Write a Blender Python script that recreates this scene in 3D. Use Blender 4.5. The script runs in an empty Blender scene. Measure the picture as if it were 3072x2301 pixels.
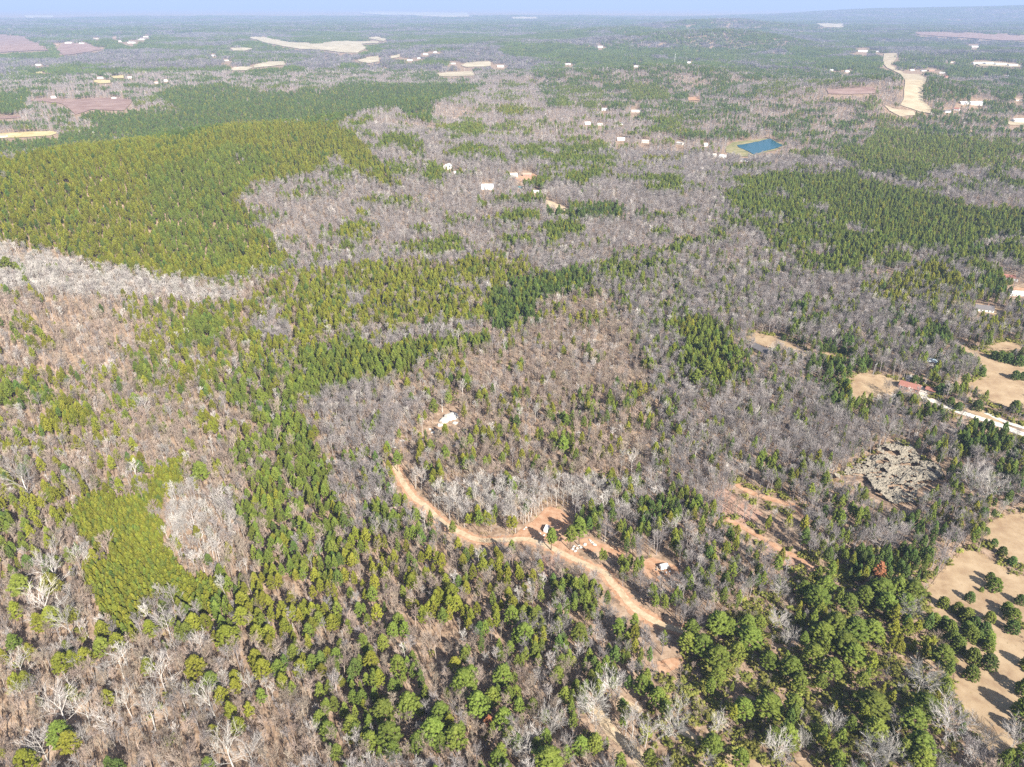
import bpy, bmesh, math, random
import numpy as np
from mathutils import Vector, noise as mnoise

# ------------------------------------------------------------------ camera, light, sky, exposure
S = bpy.context.scene
COL = S.collection
U = 1.35                                                       # scale of the site: metres per unit of the sketch distances below
CAM_Z, PITCH, FPX = 200.0 * U, math.radians(28.1), 2130.0        # metres, down-tilt, focal length in photo pixels (3072 wide)
cam_data = bpy.data.cameras.new('camera'); cam = bpy.data.objects.new('camera', cam_data); COL.objects.link(cam)
cam.location = (0, 0, CAM_Z); cam.rotation_euler = (math.radians(90) - PITCH, 0, 0)
cam_data.sensor_width = 36.0; cam_data.lens = FPX / 3072 * 36.0
cam_data.clip_start = 1.0; cam_data.clip_end = 200000.0
S.camera = cam

SUN_EL, SUN_DIR = math.radians(34.5), Vector((.52, -.854, 0)).normalized()   # towards the sun, behind the camera on the right
w = bpy.data.worlds.new('World'); S.world = w; w.use_nodes = True
nt = w.node_tree; bg = nt.nodes['Background']; sky = nt.nodes.new('ShaderNodeTexSky')
sky.sky_type = 'NISHITA'; sky.sun_disc = False; sky.sun_elevation = SUN_EL
sky.sun_rotation = math.atan2(SUN_DIR.x, SUN_DIR.y); sky.altitude = 300; sky.air_density = 1.0; sky.dust_density = 2.0
nt.links.new(sky.outputs[0], bg.inputs[0]); bg.inputs[1].default_value = 0.07
sl = bpy.data.lights.new('sun', 'SUN'); sl.energy = 5.0; sl.angle = math.radians(.5); sl.color = (1, .95, .87)
sun = bpy.data.objects.new('sun', sl); COL.objects.link(sun)
to_sun = Vector((SUN_DIR.x * math.cos(SUN_EL), SUN_DIR.y * math.cos(SUN_EL), math.sin(SUN_EL)))
sun.rotation_euler = to_sun.to_track_quat('Z', 'Y').to_euler(); sun.location = (0, 0, 600)
S.view_settings.view_transform = 'Standard'; S.view_settings.look = 'None'
S.view_settings.gamma = 1; S.view_settings.use_curve_mapping = False
S.view_settings.exposure = 1.1
S.cycles.max_bounces = 5; S.cycles.diffuse_bounces = 2; S.cycles.volume_bounces = 0; S.cycles.transmission_bounces = 2
S.cycles.use_denoising = False
HAZE_DENSITY, HAZE_COLOR, HAZE_ANISO = 0.95e-4 / U, (.50, .66, 1.0), 0.0

# ------------------------------------------------------------------ maths: camera rays, noise, terrain
CP, SP = math.cos(PITCH), math.sin(PITCH)
def ray(px, py):
    a = (np.asarray(px, float) - 1536) / FPX; b = -(np.asarray(py, float) - 1150.5) / FPX
    return a, CP + SP * b, -SP + CP * b                        # direction with unit depth
def project(x, y, z):
    dz = z - CAM_Z; depth = y * CP - dz * SP; up = y * SP + dz * CP
    d = np.where(depth > 1, depth, 1e9)
    return 1536 + FPX * x / d, 1150.5 - FPX * up / d, d
def hash2(ix, iy, seed):
    n = (ix.astype(np.int64) * 374761393 + iy.astype(np.int64) * 668265263 + seed * 1442695041) & 0xffffffff
    n = ((n ^ (n >> 13)) * 1274126177) & 0xffffffff
    return ((n ^ (n >> 16)) & 0xffffff) / float(0xffffff)
def vnoise(x, y, scale, seed=0):
    x = np.asarray(x, float) / scale; y = np.asarray(y, float) / scale
    ix = np.floor(x); iy = np.floor(y); fx = x - ix; fy = y - iy
    fx = fx * fx * (3 - 2 * fx); fy = fy * fy * (3 - 2 * fy)
    a = hash2(ix, iy, seed); b = hash2(ix + 1, iy, seed); c = hash2(ix, iy + 1, seed); d = hash2(ix + 1, iy + 1, seed)
    return (a * (1 - fx) + b * fx) * (1 - fy) + (c * (1 - fx) + d * fx) * fy
def sstep(a, b, x):
    t = np.clip((x - a) / (b - a), 0, 1); return t * t * (3 - 2 * t)

# ridges: crest points seen at photo pixel (px, py) at horizontal range R; z follows from the sight line less tree height
def crest(pts, tree):
    out = []
    for px, py, R in pts:
        a, b, c = ray(px, py); k = R * U / math.hypot(a, b)
        out.append((a * k, b * k, CAM_Z + c * k - tree))
    return out
RIDGES = [
    (crest([(-700, 540, 760), (-200, 500, 820), (0, 482, 850), (280, 430, 900), (430, 432, 950), (560, 420, 980), (700, 374, 1050), (860, 374, 1080), (1024, 378, 1080), (1110, 405, 1040), (1170, 455, 980)], 12), 150),
    (crest([(985, 362, 1200), (1060, 337, 1230), (1150, 330, 1250), (1250, 352, 1250), (1400, 398, 1200), (1550, 430, 1150)], 14), 90),
    (crest([(1200, 310, 1600), (1255, 296, 1600), (1320, 287, 1600), (1410, 310, 1600), (1530, 342, 1550), (1670, 362, 1500), (1760, 395, 1450)], 14), 100),
    (crest([(1560, 250, 2250), (1640, 222, 2300), (1720, 200, 2300), (1810, 205, 2300), (1900, 199, 2300), (2048, 192, 2300), (2140, 212, 2250), (2240, 250, 2150)], 14), 170),
    (crest([(1920, 110, 4400), (2000, 97, 4500), (2060, 91, 4500), (2130, 83, 4500), (2200, 81, 4500), (2240, 90, 4500), (2280, 110, 4400), (2350, 132, 4300)], 14), 260),
    (crest([(1800, 88, 5600), (1860, 80, 5700), (1920, 80, 5700), (1980, 88, 5600)], 14), 400),
    (crest([(2120, 62, 7200), (2195, 55, 7300), (2270, 70, 7200)], 14), 450),
    (crest([(2480, 252, 1950), (2630, 229, 2000), (2710, 228, 2050)], 14), 160),
    (crest([(2700, 27, 15000), (2800, 26, 15000), (2900, 23, 15000), (3000, 19, 15000), (3100, 14, 15000), (3300, 8, 15000), (3600, 6, 15000)], 0), 1300),
    (crest([(1650, 872, 512), (1580, 915, 485), (1500, 965, 455), (1420, 1020, 425), (1330, 1095, 390), (1240, 1140, 370), (1150, 1175, 355)], 12), 62),
    (crest([(-50, 870, 560), (150, 850, 575), (330, 855, 580)], 10), 55),
]
def terrain(x, y):
    x = np.asarray(x, float); y = np.asarray(y, float)
    R = np.hypot(x, y)
    base = (vnoise(x, y, 350, 1) - .5) * 13 + (vnoise(x, y, 140, 2) - .5) * 4
    base = base + sstep(1600, 5400, R) * ((vnoise(x, y, 1500, 3) - .5) * 40 + (vnoise(x, y, 520, 4) - .5) * 16)
    base = base * sstep(80, 350, R) - 2
    acc = np.zeros_like(R)
    for pts, sig in RIDGES:
        sig = sig * U; P = np.array(pts)
        lo = P[:, :2].min(0) - 3 * sig; hi = P[:, :2].max(0) + 3 * sig
        m = (x > lo[0]) & (x < hi[0]) & (y > lo[1]) & (y < hi[1])
        if not m.any(): continue
        xm, ym = x[m], y[m]; D2, ZS = [], []
        for (x0, y0, z0), (x1, y1, z1) in zip(pts[:-1], pts[1:]):
            dx, dy = x1 - x0, y1 - y0
            t = np.clip(((xm - x0) * dx + (ym - y0) * dy) / (dx * dx + dy * dy), 0, 1)
            d2 = (xm - x0 - t * dx) ** 2 + (ym - y0 - t * dy) ** 2
            D2.append(d2); ZS.append(z0 + t * (z1 - z0))
        D2 = np.array(D2); bm = D2.min(0); Wt = np.exp(-(D2 - bm) / (2 * (.55 * sig) ** 2)); zm = (Wt * np.array(ZS)).sum(0) / Wt.sum(0)
        acc[m] += np.clip(zm * np.exp(-bm / (2 * sig * sig)), 0, None) ** 4
    return base * (1 - .5 * np.clip(acc ** .25 / 60, 0, 1)) + acc ** .25
TS = 80.0 * 1.012 ** np.arange(0, 560)
def ground(px, py, h=0.0):
    """where the sight line through a photo pixel meets the terrain raised by h: returns the point on the terrain under it"""
    a, b, c = [float(v) for v in ray(px, py)]
    X, Y, Z = a * TS, b * TS, CAM_Z + c * TS
    below = Z < terrain(X, Y) + h
    if not below.any():
        i = len(TS) - 1; return X[i], Y[i], float(terrain(X[i:i + 1], Y[i:i + 1])[0])
    i = int(np.argmax(below)); lo, hi = TS[max(i - 1, 0)], TS[i]
    for _ in range(3):
        t = np.linspace(lo, hi, 17); bl = CAM_Z + c * t < terrain(a * t, b * t) + h
        j = int(np.argmax(bl)); lo, hi = t[max(j - 1, 0)], t[j]
    return a * hi, b * hi, float(terrain(np.array([a * hi]), np.array([b * hi]))[0])
def tz(x, y): return float(terrain(np.array([x]), np.array([y]))[0])

# ------------------------------------------------------------------ materials
def mat(name, col, rough=.85, col2=None, scale=1.0, rnd=0.0, spec=.2, metal=0.0, detail=4, trans=0.0, col3=None):
    m = bpy.data.materials.new(name); m.use_nodes = True; t = m.node_tree; p = t.nodes['Principled BSDF']
    p.inputs['Base Color'].default_value = (*col, 1); p.inputs['Roughness'].default_value = rough
    p.inputs['Specular IOR Level'].default_value = spec; p.inputs['Metallic'].default_value = metal
    out = None
    if col2 is not None:
        g = t.nodes.new('ShaderNodeNewGeometry'); n = t.nodes.new('ShaderNodeTexNoise')
        n.inputs['Scale'].default_value = scale; n.inputs['Detail'].default_value = detail; n.inputs['Roughness'].default_value = .65
        t.links.new(g.outputs['Position'], n.inputs['Vector'])
        r = t.nodes.new('ShaderNodeValToRGB'); t.links.new(n.outputs['Fac'], r.inputs['Fac'])
        r.color_ramp.elements[0].position = .36; r.color_ramp.elements[0].color = (*col, 1)
        r.color_ramp.elements[1].position = .64; r.color_ramp.elements[1].color = (*col2, 1)
        if col3 is not None:
            e = r.color_ramp.elements.new(.5); e.color = (*col3, 1)
        out = r.outputs['Color']
    if rnd > 0:                                                 # each tree a little different
        oi = t.nodes.new('ShaderNodeObjectInfo'); hs = t.nodes.new('ShaderNodeHueSaturation')
        mr = t.nodes.new('ShaderNodeMapRange'); mr.inputs[3].default_value = 1 - rnd; mr.inputs[4].default_value = 1 + rnd
        t.links.new(oi.outputs['Random'], mr.inputs[0]); t.links.new(mr.outputs[0], hs.inputs['Value'])
        mm = t.nodes.new('ShaderNodeMath'); mm.operation = 'MULTIPLY'; mm.inputs[1].default_value = 7.31
        fr = t.nodes.new('ShaderNodeMath'); fr.operation = 'FRACT'; t.links.new(oi.outputs['Random'], mm.inputs[0]); t.links.new(mm.outputs[0], fr.inputs[0])
        m2 = t.nodes.new('ShaderNodeMapRange'); m2.inputs[3].default_value = .485; m2.inputs[4].default_value = .515
        t.links.new(fr.outputs[0], m2.inputs[0]); t.links.new(m2.outputs[0], hs.inputs['Hue'])
        if out is None: hs.inputs['Color'].default_value = (*col, 1)
        else: t.links.new(out, hs.inputs['Color'])
        out = hs.outputs['Color']
    if out is not None: t.links.new(out, p.inputs['Base Color'])
    if trans > 0:
        tr = t.nodes.new('ShaderNodeBsdfTranslucent'); mx = t.nodes.new('ShaderNodeMixShader'); mx.inputs[0].default_value = trans
        if out is not None: t.links.new(out, tr.inputs['Color'])
        else: tr.inputs['Color'].default_value = (*col, 1)
        t.links.new(p.outputs[0], mx.inputs[1]); t.links.new(tr.outputs[0], mx.inputs[2])
        t.links.new(mx.outputs[0], t.nodes['Material Output'].inputs['Surface'])
    return m
M = {}
M['litter'] = mat('leaf_litter', (.17, .11, .07), .95, (.46, .335, .235), .22, detail=12, col3=(.33, .23, .155))
M['tan_grass'] = mat('dry_grass', (.31, .21, .125), .95, (.45, .335, .21), .10, detail=12, col3=(.39, .28, .17))
M['bright_field'] = mat('pale_field', (.38, .32, .21), .95, (.58, .50, .36), .012, detail=9)
M['yellow_grass'] = mat('yellow_grass', (.46, .36, .14), .95, (.60, .52, .30), .03, detail=6)
M['red_soil'] = mat('red_soil', (.24, .145, .115), .95, (.36, .25, .21), .02, detail=8)
M['orange_soil'] = mat('orange_soil', (.38, .20, .11), .95, (.52, .34, .22), .25, detail=8)
M['brown_patch'] = mat('pinkish_leaf_ground', (.33, .19, .125), .95, (.46, .31, .235), .3, detail=8)
M['dirt'] = mat('pale_dirt', (.42, .31, .19), .95, (.60, .48, .33), .35, detail=8)
M['gravel'] = mat('gravel_drive', (.60, .55, .46), .95, (.70, .66, .58), .5)
M['green_grass'] = mat('green_lawn', (.19, .19, .08), .95, (.34, .29, .15), .05)
M['cut'] = mat('graded_earth', (.38, .30, .19), .95, (.54, .45, .31), .03, detail=9)
M['water'] = mat('pond_water', (.004, .085, .13), .25, spec=.25)
PINE_COL = [((.115, .150, .022), (.165, .200, .032)), ((.155, .165, .017), (.215, .220, .026)), ((.075, .118, .024), (.108, .155, .032))]
M['pine'] = [mat('pine_needles', a, .7, b, .55, rnd=.26, spec=.25, trans=.15, detail=2) for a, b in PINE_COL]
M['rust'] = mat('dead_needles', (.27, .10, .045), .8, (.36, .16, .08), .6)
BARK = [(.245, .22, .208), (.39, .362, .33), (.28, .225, .18)]
M['bark'] = [mat('bare_bark', c, .9, tuple(min(1, v * 1.3) for v in c), .35, rnd=.24, spec=.1, detail=2) for c in BARK]
M['shaded_bark'] = mat('bark_crown_shade', (.150, .142, .150), .9, (.21, .195, .20), .05)  # far bare trees: shade among dense crowns put into a darker bark colour
M['pine_bark'] = mat('pine_bark', (.14, .095, .07), .95)
M['shrub'] = mat('shrub_leaves', (.16, .17, .032), .8, (.26, .25, .06), .7, rnd=.3, trans=.15)
M['brush'] = mat('dry_brush', (.30, .215, .155), .95, (.42, .32, .24), .7, rnd=.25)
M['tuft'] = mat('broom_grass', (.38, .29, .13), .95, (.50, .41, .20), .7, rnd=.25)
M['vine'] = mat('dead_vines', (.17, .148, .115), .95, (.33, .29, .225), 1.6, detail=8)
M['stone'] = mat('pale_stone', (.40, .37, .32), .9, (.70, .67, .61), .9, detail=10)
M['white'] = mat('white_paint', (.80, .80, .78), .5); M['cream'] = mat('cream_siding', (.62, .58, .50), .7)
M['white_roof'] = mat('white_metal_roof', (.78, .79, .80), .45, spec=.4); M['blue_roof'] = mat('pale_blue_metal', (.58, .70, .76), .4, spec=.4)
M['grey_roof'] = mat('grey_shingles', (.13, .12, .125), .9, (.2, .185, .18), 2.0); M['red_roof'] = mat('red_brown_shingles', (.28, .12, .09), .9, (.38, .18, .14), 2.0)
M['tan_roof'] = mat('tan_shingles', (.36, .27, .2), .9, (.44, .34, .26), 2.0); M['pale_roof'] = mat('pale_shingles', (.5, .47, .42), .9)
M['brick'] = mat('brick_wall', (.34, .19, .14), .9, (.42, .26, .2), 1.5); M['glass'] = mat('window_glass', (.04, .05, .06), .1, spec=.6)
M['steel'] = mat('galvanised_steel', (.62, .63, .64), .4, metal=.4); M['wood'] = mat('weathered_wood', (.36, .30, .24), .9)
M['rubber'] = mat('tyre_rubber', (.03, .03, .03), .9); M['teal'] = mat('teal_tarp', (.10, .40, .42), .6); M['lumber'] = mat('cut_timber', (.58, .44, .29), .9, (.66, .54, .38), 2.0)

# ------------------------------------------------------------------ object helpers
def obj(name, me, parent=None, **props):
    o = bpy.data.objects.new(name, me); COL.objects.link(o)
    if parent is not None: o.parent = parent
    for k, v in props.items(): o[k] = v
    return o
def thing(name, label, cat, loc, rz=0.0, group=None):
    o = bpy.data.objects.new(name, None); COL.objects.link(o); o.empty_display_size = 1
    o.location = loc; o.rotation_euler = (0, 0, rz); o['label'] = label; o['category'] = cat
    if group: o['group'] = group
    return o
class MB:
    def __init__(s): s.v = []; s.f = []; s.m = []
    def add(s, V, F, mi=0):
        k = len(s.v); s.v.extend(V); s.f.extend([tuple(i + k for i in f) for f in F]); s.m.extend([mi] * len(F)); return s
    def box(s, x0, x1, y0, y1, z0, z1, mi=0):
        V = [(x, y, z) for z in (z0, z1) for y in (y0, y1) for x in (x0, x1)]
        return s.add(V, [(0, 2, 3, 1), (4, 5, 7, 6), (0, 1, 5, 4), (2, 6, 7, 3), (0, 4, 6, 2), (1, 3, 7, 5)], mi)
    def tube(s, pts, rad, n=5, mi=0, tip=True):
        V = []; k = len(pts)
        for i, p in enumerate(pts):
            p = Vector(p); d = Vector(pts[min(i + 1, k - 1)]) - Vector(pts[max(i - 1, 0)])
            d = d.normalized() if d.length > 1e-6 else Vector((0, 0, 1))
            u = d.cross(Vector((.3, .9, .2))).normalized(); v = d.cross(u)
            if i == k - 1 and tip: V.append(tuple(p)); break
            for j in range(n):
                a = 2 * math.pi * j / n; q = p + (u * math.cos(a) + v * math.sin(a)) * rad[i]; V.append(tuple(q))
        F = []
        for i in range(k - 1):
            for j in range(n):
                j2 = (j + 1) % n
                if i == k - 2 and tip: F.append((i * n + j, i * n + j2, (k - 1) * n))
                else: F.append((i * n + j, i * n + j2, (i + 1) * n + j2, (i + 1) * n + j))
        return s.add(V, F, mi)
    def mesh(s, name, mats, smooth=False):
        me = bpy.data.meshes.new(name); me.from_pydata(s.v, [], s.f)
        for m in (mats if isinstance(mats, list) else [mats]): me.materials.append(m)
        if any(s.m): me.polygons.foreach_set('material_index', s.m)
        if smooth: me.polygons.foreach_set('use_smooth', [True] * len(me.polygons))
        me.update(); return me
def raw_mesh(name, V, F, m):
    me = bpy.data.meshes.new(name); me.from_pydata([tuple(v) for v in V], [], [tuple(f) for f in F]); me.materials.append(m); me.update(); return me

# ------------------------------------------------------------------ ground: one sheet to the horizon
def build_ground():
    angs = np.radians(np.concatenate([np.arange(-62, 62.01, .55), np.arange(66, 297.9, 4.0)]))   # from straight ahead (+y)
    rad = np.concatenate([[0.0], 12 * 1.0185 ** np.arange(0, 466)])
    rad = rad[rad < 62000]
    A, Rr = np.meshgrid(angs, rad)
    X = Rr * np.sin(A); Y = Rr * np.cos(A); Z = terrain(X.ravel(), Y.ravel()).reshape(X.shape)
    na, nr = len(angs), len(rad)
    V = np.stack([X.ravel(), Y.ravel(), Z.ravel()], 1)
    i = np.arange(nr - 1)[:, None] * na; j = np.arange(na)[None, :]; j2 = (j + 1) % na
    F = np.stack([i + j, i + na + j, i + na + j2, i + j2], 2).reshape(-1, 4)
    me = bpy.data.meshes.new('ground'); me.vertices.add(len(V)); me.vertices.foreach_set('co', V.ravel())
    me.loops.add(F.size); me.loops.foreach_set('vertex_index', F.ravel()[:]); me.polygons.add(len(F))
    me.polygons.foreach_set('loop_start', np.arange(len(F)) * 4)
    me.polygons.foreach_set('use_smooth', [True] * len(F)); me.update(calc_edges=True); me.validate()
    me.materials.append(M['litter'])
    bm = bmesh.new(); bm.from_mesh(me); bmesh.ops.recalc_face_normals(bm, faces=bm.faces)
    if sum(f.normal.z for f in list(bm.faces)[:500]) < 0: bmesh.ops.reverse_faces(bm, faces=bm.faces)
    bm.to_mesh(me); bm.free()
    obj('ground', me, kind='structure', label='brown leaf littered hills and valleys under the winter forest')
    return float(Z.min())
Z_LOW = build_ground()

RNG = random.Random(7)
def lift_at(x, y):
    R = math.hypot(x, y); return .12 + max(0, R - 300) * .0006
def sheet(name, poly, m, label=None, rough=.02, extra=0.0, flat=None, steps=4):
    pts = []
    n = len(poly); scale = max(max(p[0] for p in poly) - min(p[0] for p in poly), 1)
    for (x0, y0), (x1, y1) in zip(poly, poly[1:] + poly[:1]):
        L = math.hypot(x1 - x0, y1 - y0)
        for k in range(steps):
            t = k / steps; r = rough * L if k else 0
            pts.append((x0 + (x1 - x0) * t + RNG.uniform(-r, r), y0 + (y1 - y0) * t + RNG.uniform(-r, r) * .5))
    W = [ground(*p) for p in pts]
    bm = bmesh.new(); vs = [bm.verts.new((x, y, 0)) for x, y, z in W]
    es = [bm.edges.new((a, b)) for a, b in zip(vs, vs[1:] + vs[:1])]
    bmesh.ops.triangle_fill(bm, edges=es, use_beauty=True, use_dissolve=False)
    size = max(e.calc_length() for e in bm.edges); res = max(size / 24, 5)
    for _ in range(5):
        lg = [e for e in bm.edges if e.calc_length() > res]
        if not lg or len(bm.faces) > 4000: break
        bmesh.ops.subdivide_edges(bm, edges=lg, cuts=1); bmesh.ops.triangulate(bm, faces=[f for f in bm.faces if len(f.verts) > 3])
    co = np.array([v.co[:2] for v in bm.verts]); z = terrain(co[:, 0], co[:, 1])
    if flat is not None: z[:] = np.median([p[2] for p in W]) + flat
    for v, zz in zip(bm.verts, z): v.co.z = zz + (lift_at(v.co.x, v.co.y) + extra if flat is None else 0)
    for f in bm.faces:
        f.normal_update()
        if f.normal.z < 0: f.normal_flip()
        f.smooth = True
    me = bpy.data.meshes.new(name); bm.to_mesh(me); bm.free(); me.materials.append(m)
    o = obj(name, me, kind='structure')
    if label: o['label'] = label
    return o
def smooth_line(pts, n=6):
    P = [pts[0]] + list(pts) + [pts[-1]]; out = []
    for i in range(1, len(P) - 2):
        for k in range(n):
            t = k / n; r = []
            for c in range(len(P[0])):
                a, b, d, e = P[i - 1][c], P[i][c], P[i + 1][c], P[i + 2][c]
                r.append(.5 * (2 * b + (d - a) * t + (2 * a - 5 * b + 4 * d - e) * t * t + (3 * b - a - 3 * d + e) * t ** 3))
            out.append(tuple(r))
    out.append(tuple(pts[-1])); return out
def ribbon(name, px_pts, width, m, label=None, extra=0.0, cross=3, wob=.12):
    W = smooth_line([ground(*p)[:2] for p in px_pts], 8)
    V = []; rng = random.Random(len(px_pts)); k = len(W)
    for i, p in enumerate(W):
        a = Vector(W[max(i - 1, 0)]); b = Vector(W[min(i + 1, k - 1)]); d = (b - a).normalized(); nrm = Vector((-d.y, d.x))
        wl = width * .5 * (1 + rng.uniform(-wob, wob)); wr = width * .5 * (1 + rng.uniform(-wob, wob))
        for c in range(cross):
            t = c / (cross - 1); q = Vector(p) + nrm * (wl * (1 - t) - wr * t)
            V.append((q.x, q.y, tz(q.x, q.y) + lift_at(q.x, q.y) + extra))
    F = [(i * cross + c, i * cross + c + 1, (i + 1) * cross + c + 1, (i + 1) * cross + c) for i in range(k - 1) for c in range(cross - 1)]
    me = raw_mesh(name, V, F, m)
    if me.polygons[0].normal.z < 0: me.flip_normals()
    o = obj(name, me, kind='structure')
    if label: o['label'] = label
    return o

# ------------------------------------------------------------------ what stands where: density maps of the wood, drawn over the valley as the photograph shows it
G = 4; GW, GH = 3072 // G, 2304 // G
DP = np.full((GH, GW), .30); DB = np.full((GH, GW), .80)        # share of ground under pines / bare trees
PT = np.zeros((GH, GW), int); BT = np.zeros((GH, GW), int)      # hue class
NF = np.zeros((GH, GW), bool); SM = np.zeros((GH, GW), bool); UG = np.zeros((GH, GW), int)
def inside(poly):
    P = np.array(poly, float) / G
    x0, y0 = np.floor(P.min(0)).astype(int) - 1; x1, y1 = np.ceil(P.max(0)).astype(int) + 1
    x0, y0 = max(x0, 0), max(y0, 0); x1, y1 = min(x1, GW), min(y1, GH)
    if x1 <= x0 or y1 <= y0: return None
    X, Y = np.meshgrid(np.arange(x0, x1) + .5, np.arange(y0, y1) + .5); c = np.zeros(X.shape, bool)
    for (ax, ay), (bx, by) in zip(P, np.roll(P, -1, 0)):
        k = ((ay > Y) != (by > Y)); 
        with np.errstate(divide='ignore', invalid='ignore'): c ^= k & (X < (bx - ax) * (Y - ay) / (by - ay) + ax)
    return (slice(y0, y1), slice(x0, x1)), c
def zone(poly, dp=None, db=None, pt=None, bt=None, sm=None, ug=None):
    r = inside(poly)
    if r is None: return
    s, c = r
    for arr, v in ((DP, dp), (DB, db), (PT, pt), (BT, bt), (SM, sm), (UG, ug)):
        if v is not None: arr[s][c] = v
def clear(poly):
    r = inside(poly)
    if r is not None: NF[r[0]][r[1]] = True
def band(pts, half):
    """clear a strip along a line of photo pixels"""
    for (x0, y0), (x1, y1) in zip(pts[:-1], pts[1:]):
        d = math.hypot(x1 - x0, y1 - y0) or 1; nx, ny = -(y1 - y0) / d * half, (x1 - x0) / d * half * .8
        clear([(x0 + nx, y0 + ny), (x1 + nx, y1 + ny), (x1 - nx, y1 - ny), (x0 - nx, y0 - ny)])
def tile(ox, oy, pts, k=.4629): return [(ox + x * k, oy + y * k) for x, y in pts]

# broad zones
zone([(0, 0), (3072, 0), (3072, 240), (0, 240)], .52, .9, 2, 0)
zone([(0, 150), (1600, 150), (1600, 290), (900, 260), (500, 270), (330, 340), (150, 400), (0, 410)], .22, .9, 2, 0)
zone([(1000, 330), (1500, 230), (2500, 300), (2600, 420), (2460, 480), (2250, 540), (2000, 700), (1750, 800), (1150, 780), (900, 800), (720, 600), (960, 500)], .13, .97, 0, 0)
zone([(1600, 240), (2060, 190), (2250, 230), (2300, 330), (2050, 420), (1850, 330), (1650, 330)], .45, .9, 2, 0)
zone([(2050, 300), (2600, 330), (2640, 420), (2450, 470), (2250, 420), (2050, 420)], .35, .9, 2, 0)
zone([(2760, 230), (3072, 220), (3072, 420), (2750, 400)], .45, .85, 2, 0)
zone([(0, 690), (240, 740), (560, 840), (700, 860), (900, 800), (900, 1150), (0, 1150)], .20, .85, 1, 2)
zone([(0, 720), (230, 790), (560, 850), (740, 880), (700, 900), (400, 890), (0, 870)], .04, 1.0, 0, 1)
zone([(0, 880), (380, 900), (420, 1000), (300, 1100), (0, 1130)], .10, .8, 1, 2)
zone([(0, 1100), (900, 1100), (1030, 1730), (0, 1730)], .22, .85, 1, 2)
zone([(930, 1200), (1250, 1090), (1500, 960), (1650, 870), (1830, 880), (1960, 1020), (1990, 1250), (1900, 1480), (1700, 1540), (1450, 1560), (1230, 1500), (1130, 1350), (960, 1350)], .11, .70, 1, 2)
zone([(930, 1190), (1110, 1150), (1280, 1200), (1180, 1370), (980, 1320)], .05, .9, 0, 0)
zone([(1230, 1480), (1450, 1450), (1700, 1440), (2000, 1450), (2000, 1540), (1700, 1530), (1620, 1550), (1350, 1560)], .10, 1.0, 0, 1)
zone([(1700, 800), (2000, 780), (2060, 950), (2070, 1150), (2050, 1380), (1960, 1350), (1960, 1100), (1850, 900)], .36, .8, 0, 0)
zone([(2000, 600), (2200, 620), (2300, 720), (2600, 850), (2700, 1000), (2250, 990), (2080, 950), (1950, 820)], .15, .95, 0, 0)
zone([(2050, 1150), (2450, 1150), (2700, 1250), (2560, 1480), (2640, 1540), (2500, 1600), (2300, 1500), (2000, 1480)], .17, .92, 0, 0)
zone([(2000, 1500), (2400, 1540), (2650, 1600), (2500, 1700), (2400, 1760), (2000, 1740)], .34, .8, 0, 0)
zone([(2130, 1470), (2260, 1480), (2400, 1560), (2460, 1740), (2380, 1740), (2230, 1620)], .08, .28, 1, 2, ug=0)
zone([(600, 1725), (1230, 1600), (1700, 1700), (2070, 1900), (2050, 2301), (900, 2301)], .36, .72, 0, 2)
zone([(1500, 1720), (1850, 1780), (2050, 1900), (2020, 2100), (1700, 2080), (1480, 1950)], .62, .6, 0, 0)
zone([(1200, 1840), (1300, 1830), (1420, 2060), (1380, 2090), (1250, 1990)], .05, .55, 1, 2)
zone([(1000, 1590), (1480, 1640), (1650, 1760), (1480, 1900), (1220, 1830), (1000, 1760)], .5, .7, 1, 2)
zone([(740, 1640), (1000, 1600), (1030, 1850), (900, 2020), (720, 1900)], .42, .7, 1, 2)
zone([(1560, 1990), (1760, 1990), (1790, 2100), (1640, 2140), (1560, 2080)], .10, .9, 0, 2)
zone([(0, 1700), (260, 1740), (330, 1900), (600, 1950), (760, 1900), (920, 2100), (960, 2301), (0, 2301)], .05, .95, 1, 2)
zone([(1000, 2180), (1300, 2130), (1320, 2301), (950, 2301)], .25, .9, 0, 2)
zone([(2070, 1890), (2300, 1750), (2780, 1700), (2840, 1900), (2870, 2301), (1950, 2301), (1900, 2150)], .06, .34, 0, 2, ug=1)
zone([(2370, 1650), (2800, 1640), (2790, 1800), (2640, 1960), (2430, 1970), (2350, 1820)], .22, .25, 0, 0, ug=1)
zone([(2580, 1840), (2800, 1790), (2860, 2150), (2780, 2260), (2520, 2120)], .10, .20, 1, 2, ug=1)
zone([(2950, 1480), (3072, 1460), (3072, 1560), (2960, 1560)], .5, .6, 2, 0)
# the big pine stands
zone([(0, 482), (280, 425), (560, 415), (700, 368), (1014, 372), (1111, 472), (1167, 528), (1111, 549), (1000, 472), (958, 514), (750, 556), (715, 597), (778, 708), (875, 778), (830, 810), (778, 819), (597, 847), (403, 812), (236, 785), (208, 750), (0, 715)], .99, .08, 1, 0)
zone([(430, 520), (700, 430), (830, 480), (720, 560), (690, 600), (760, 700), (700, 800), (480, 740)], .98, .1, 0, 0)
zone([(486, 271), (667, 250), (700, 255), (778, 278), (972, 271), (1028, 250), (1222, 257), (1472, 250), (1389, 278), (1333, 299), (1222, 326), (1111, 326), (1010, 368), (700, 370), (560, 415), (280, 425), (0, 478), (0, 420), (236, 403), (292, 375), (225, 340), (330, 330), (389, 330), (555, 333), (458, 285)], .97, .12, 2, 0)
zone([(0, 283), (95, 275), (70, 330), (20, 345), (0, 345)], .9, .2, 2, 0)
zone([(2479, 468), (2580, 444), (2627, 407), (2627, 370), (2743, 394), (2881, 417), (3020, 426), (3072, 444), (3072, 470), (3044, 470), (2928, 490), (2789, 512), (2770, 546), (2696, 528), (2650, 509), (2557, 495)], .95, .1, 0, 0)
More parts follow.
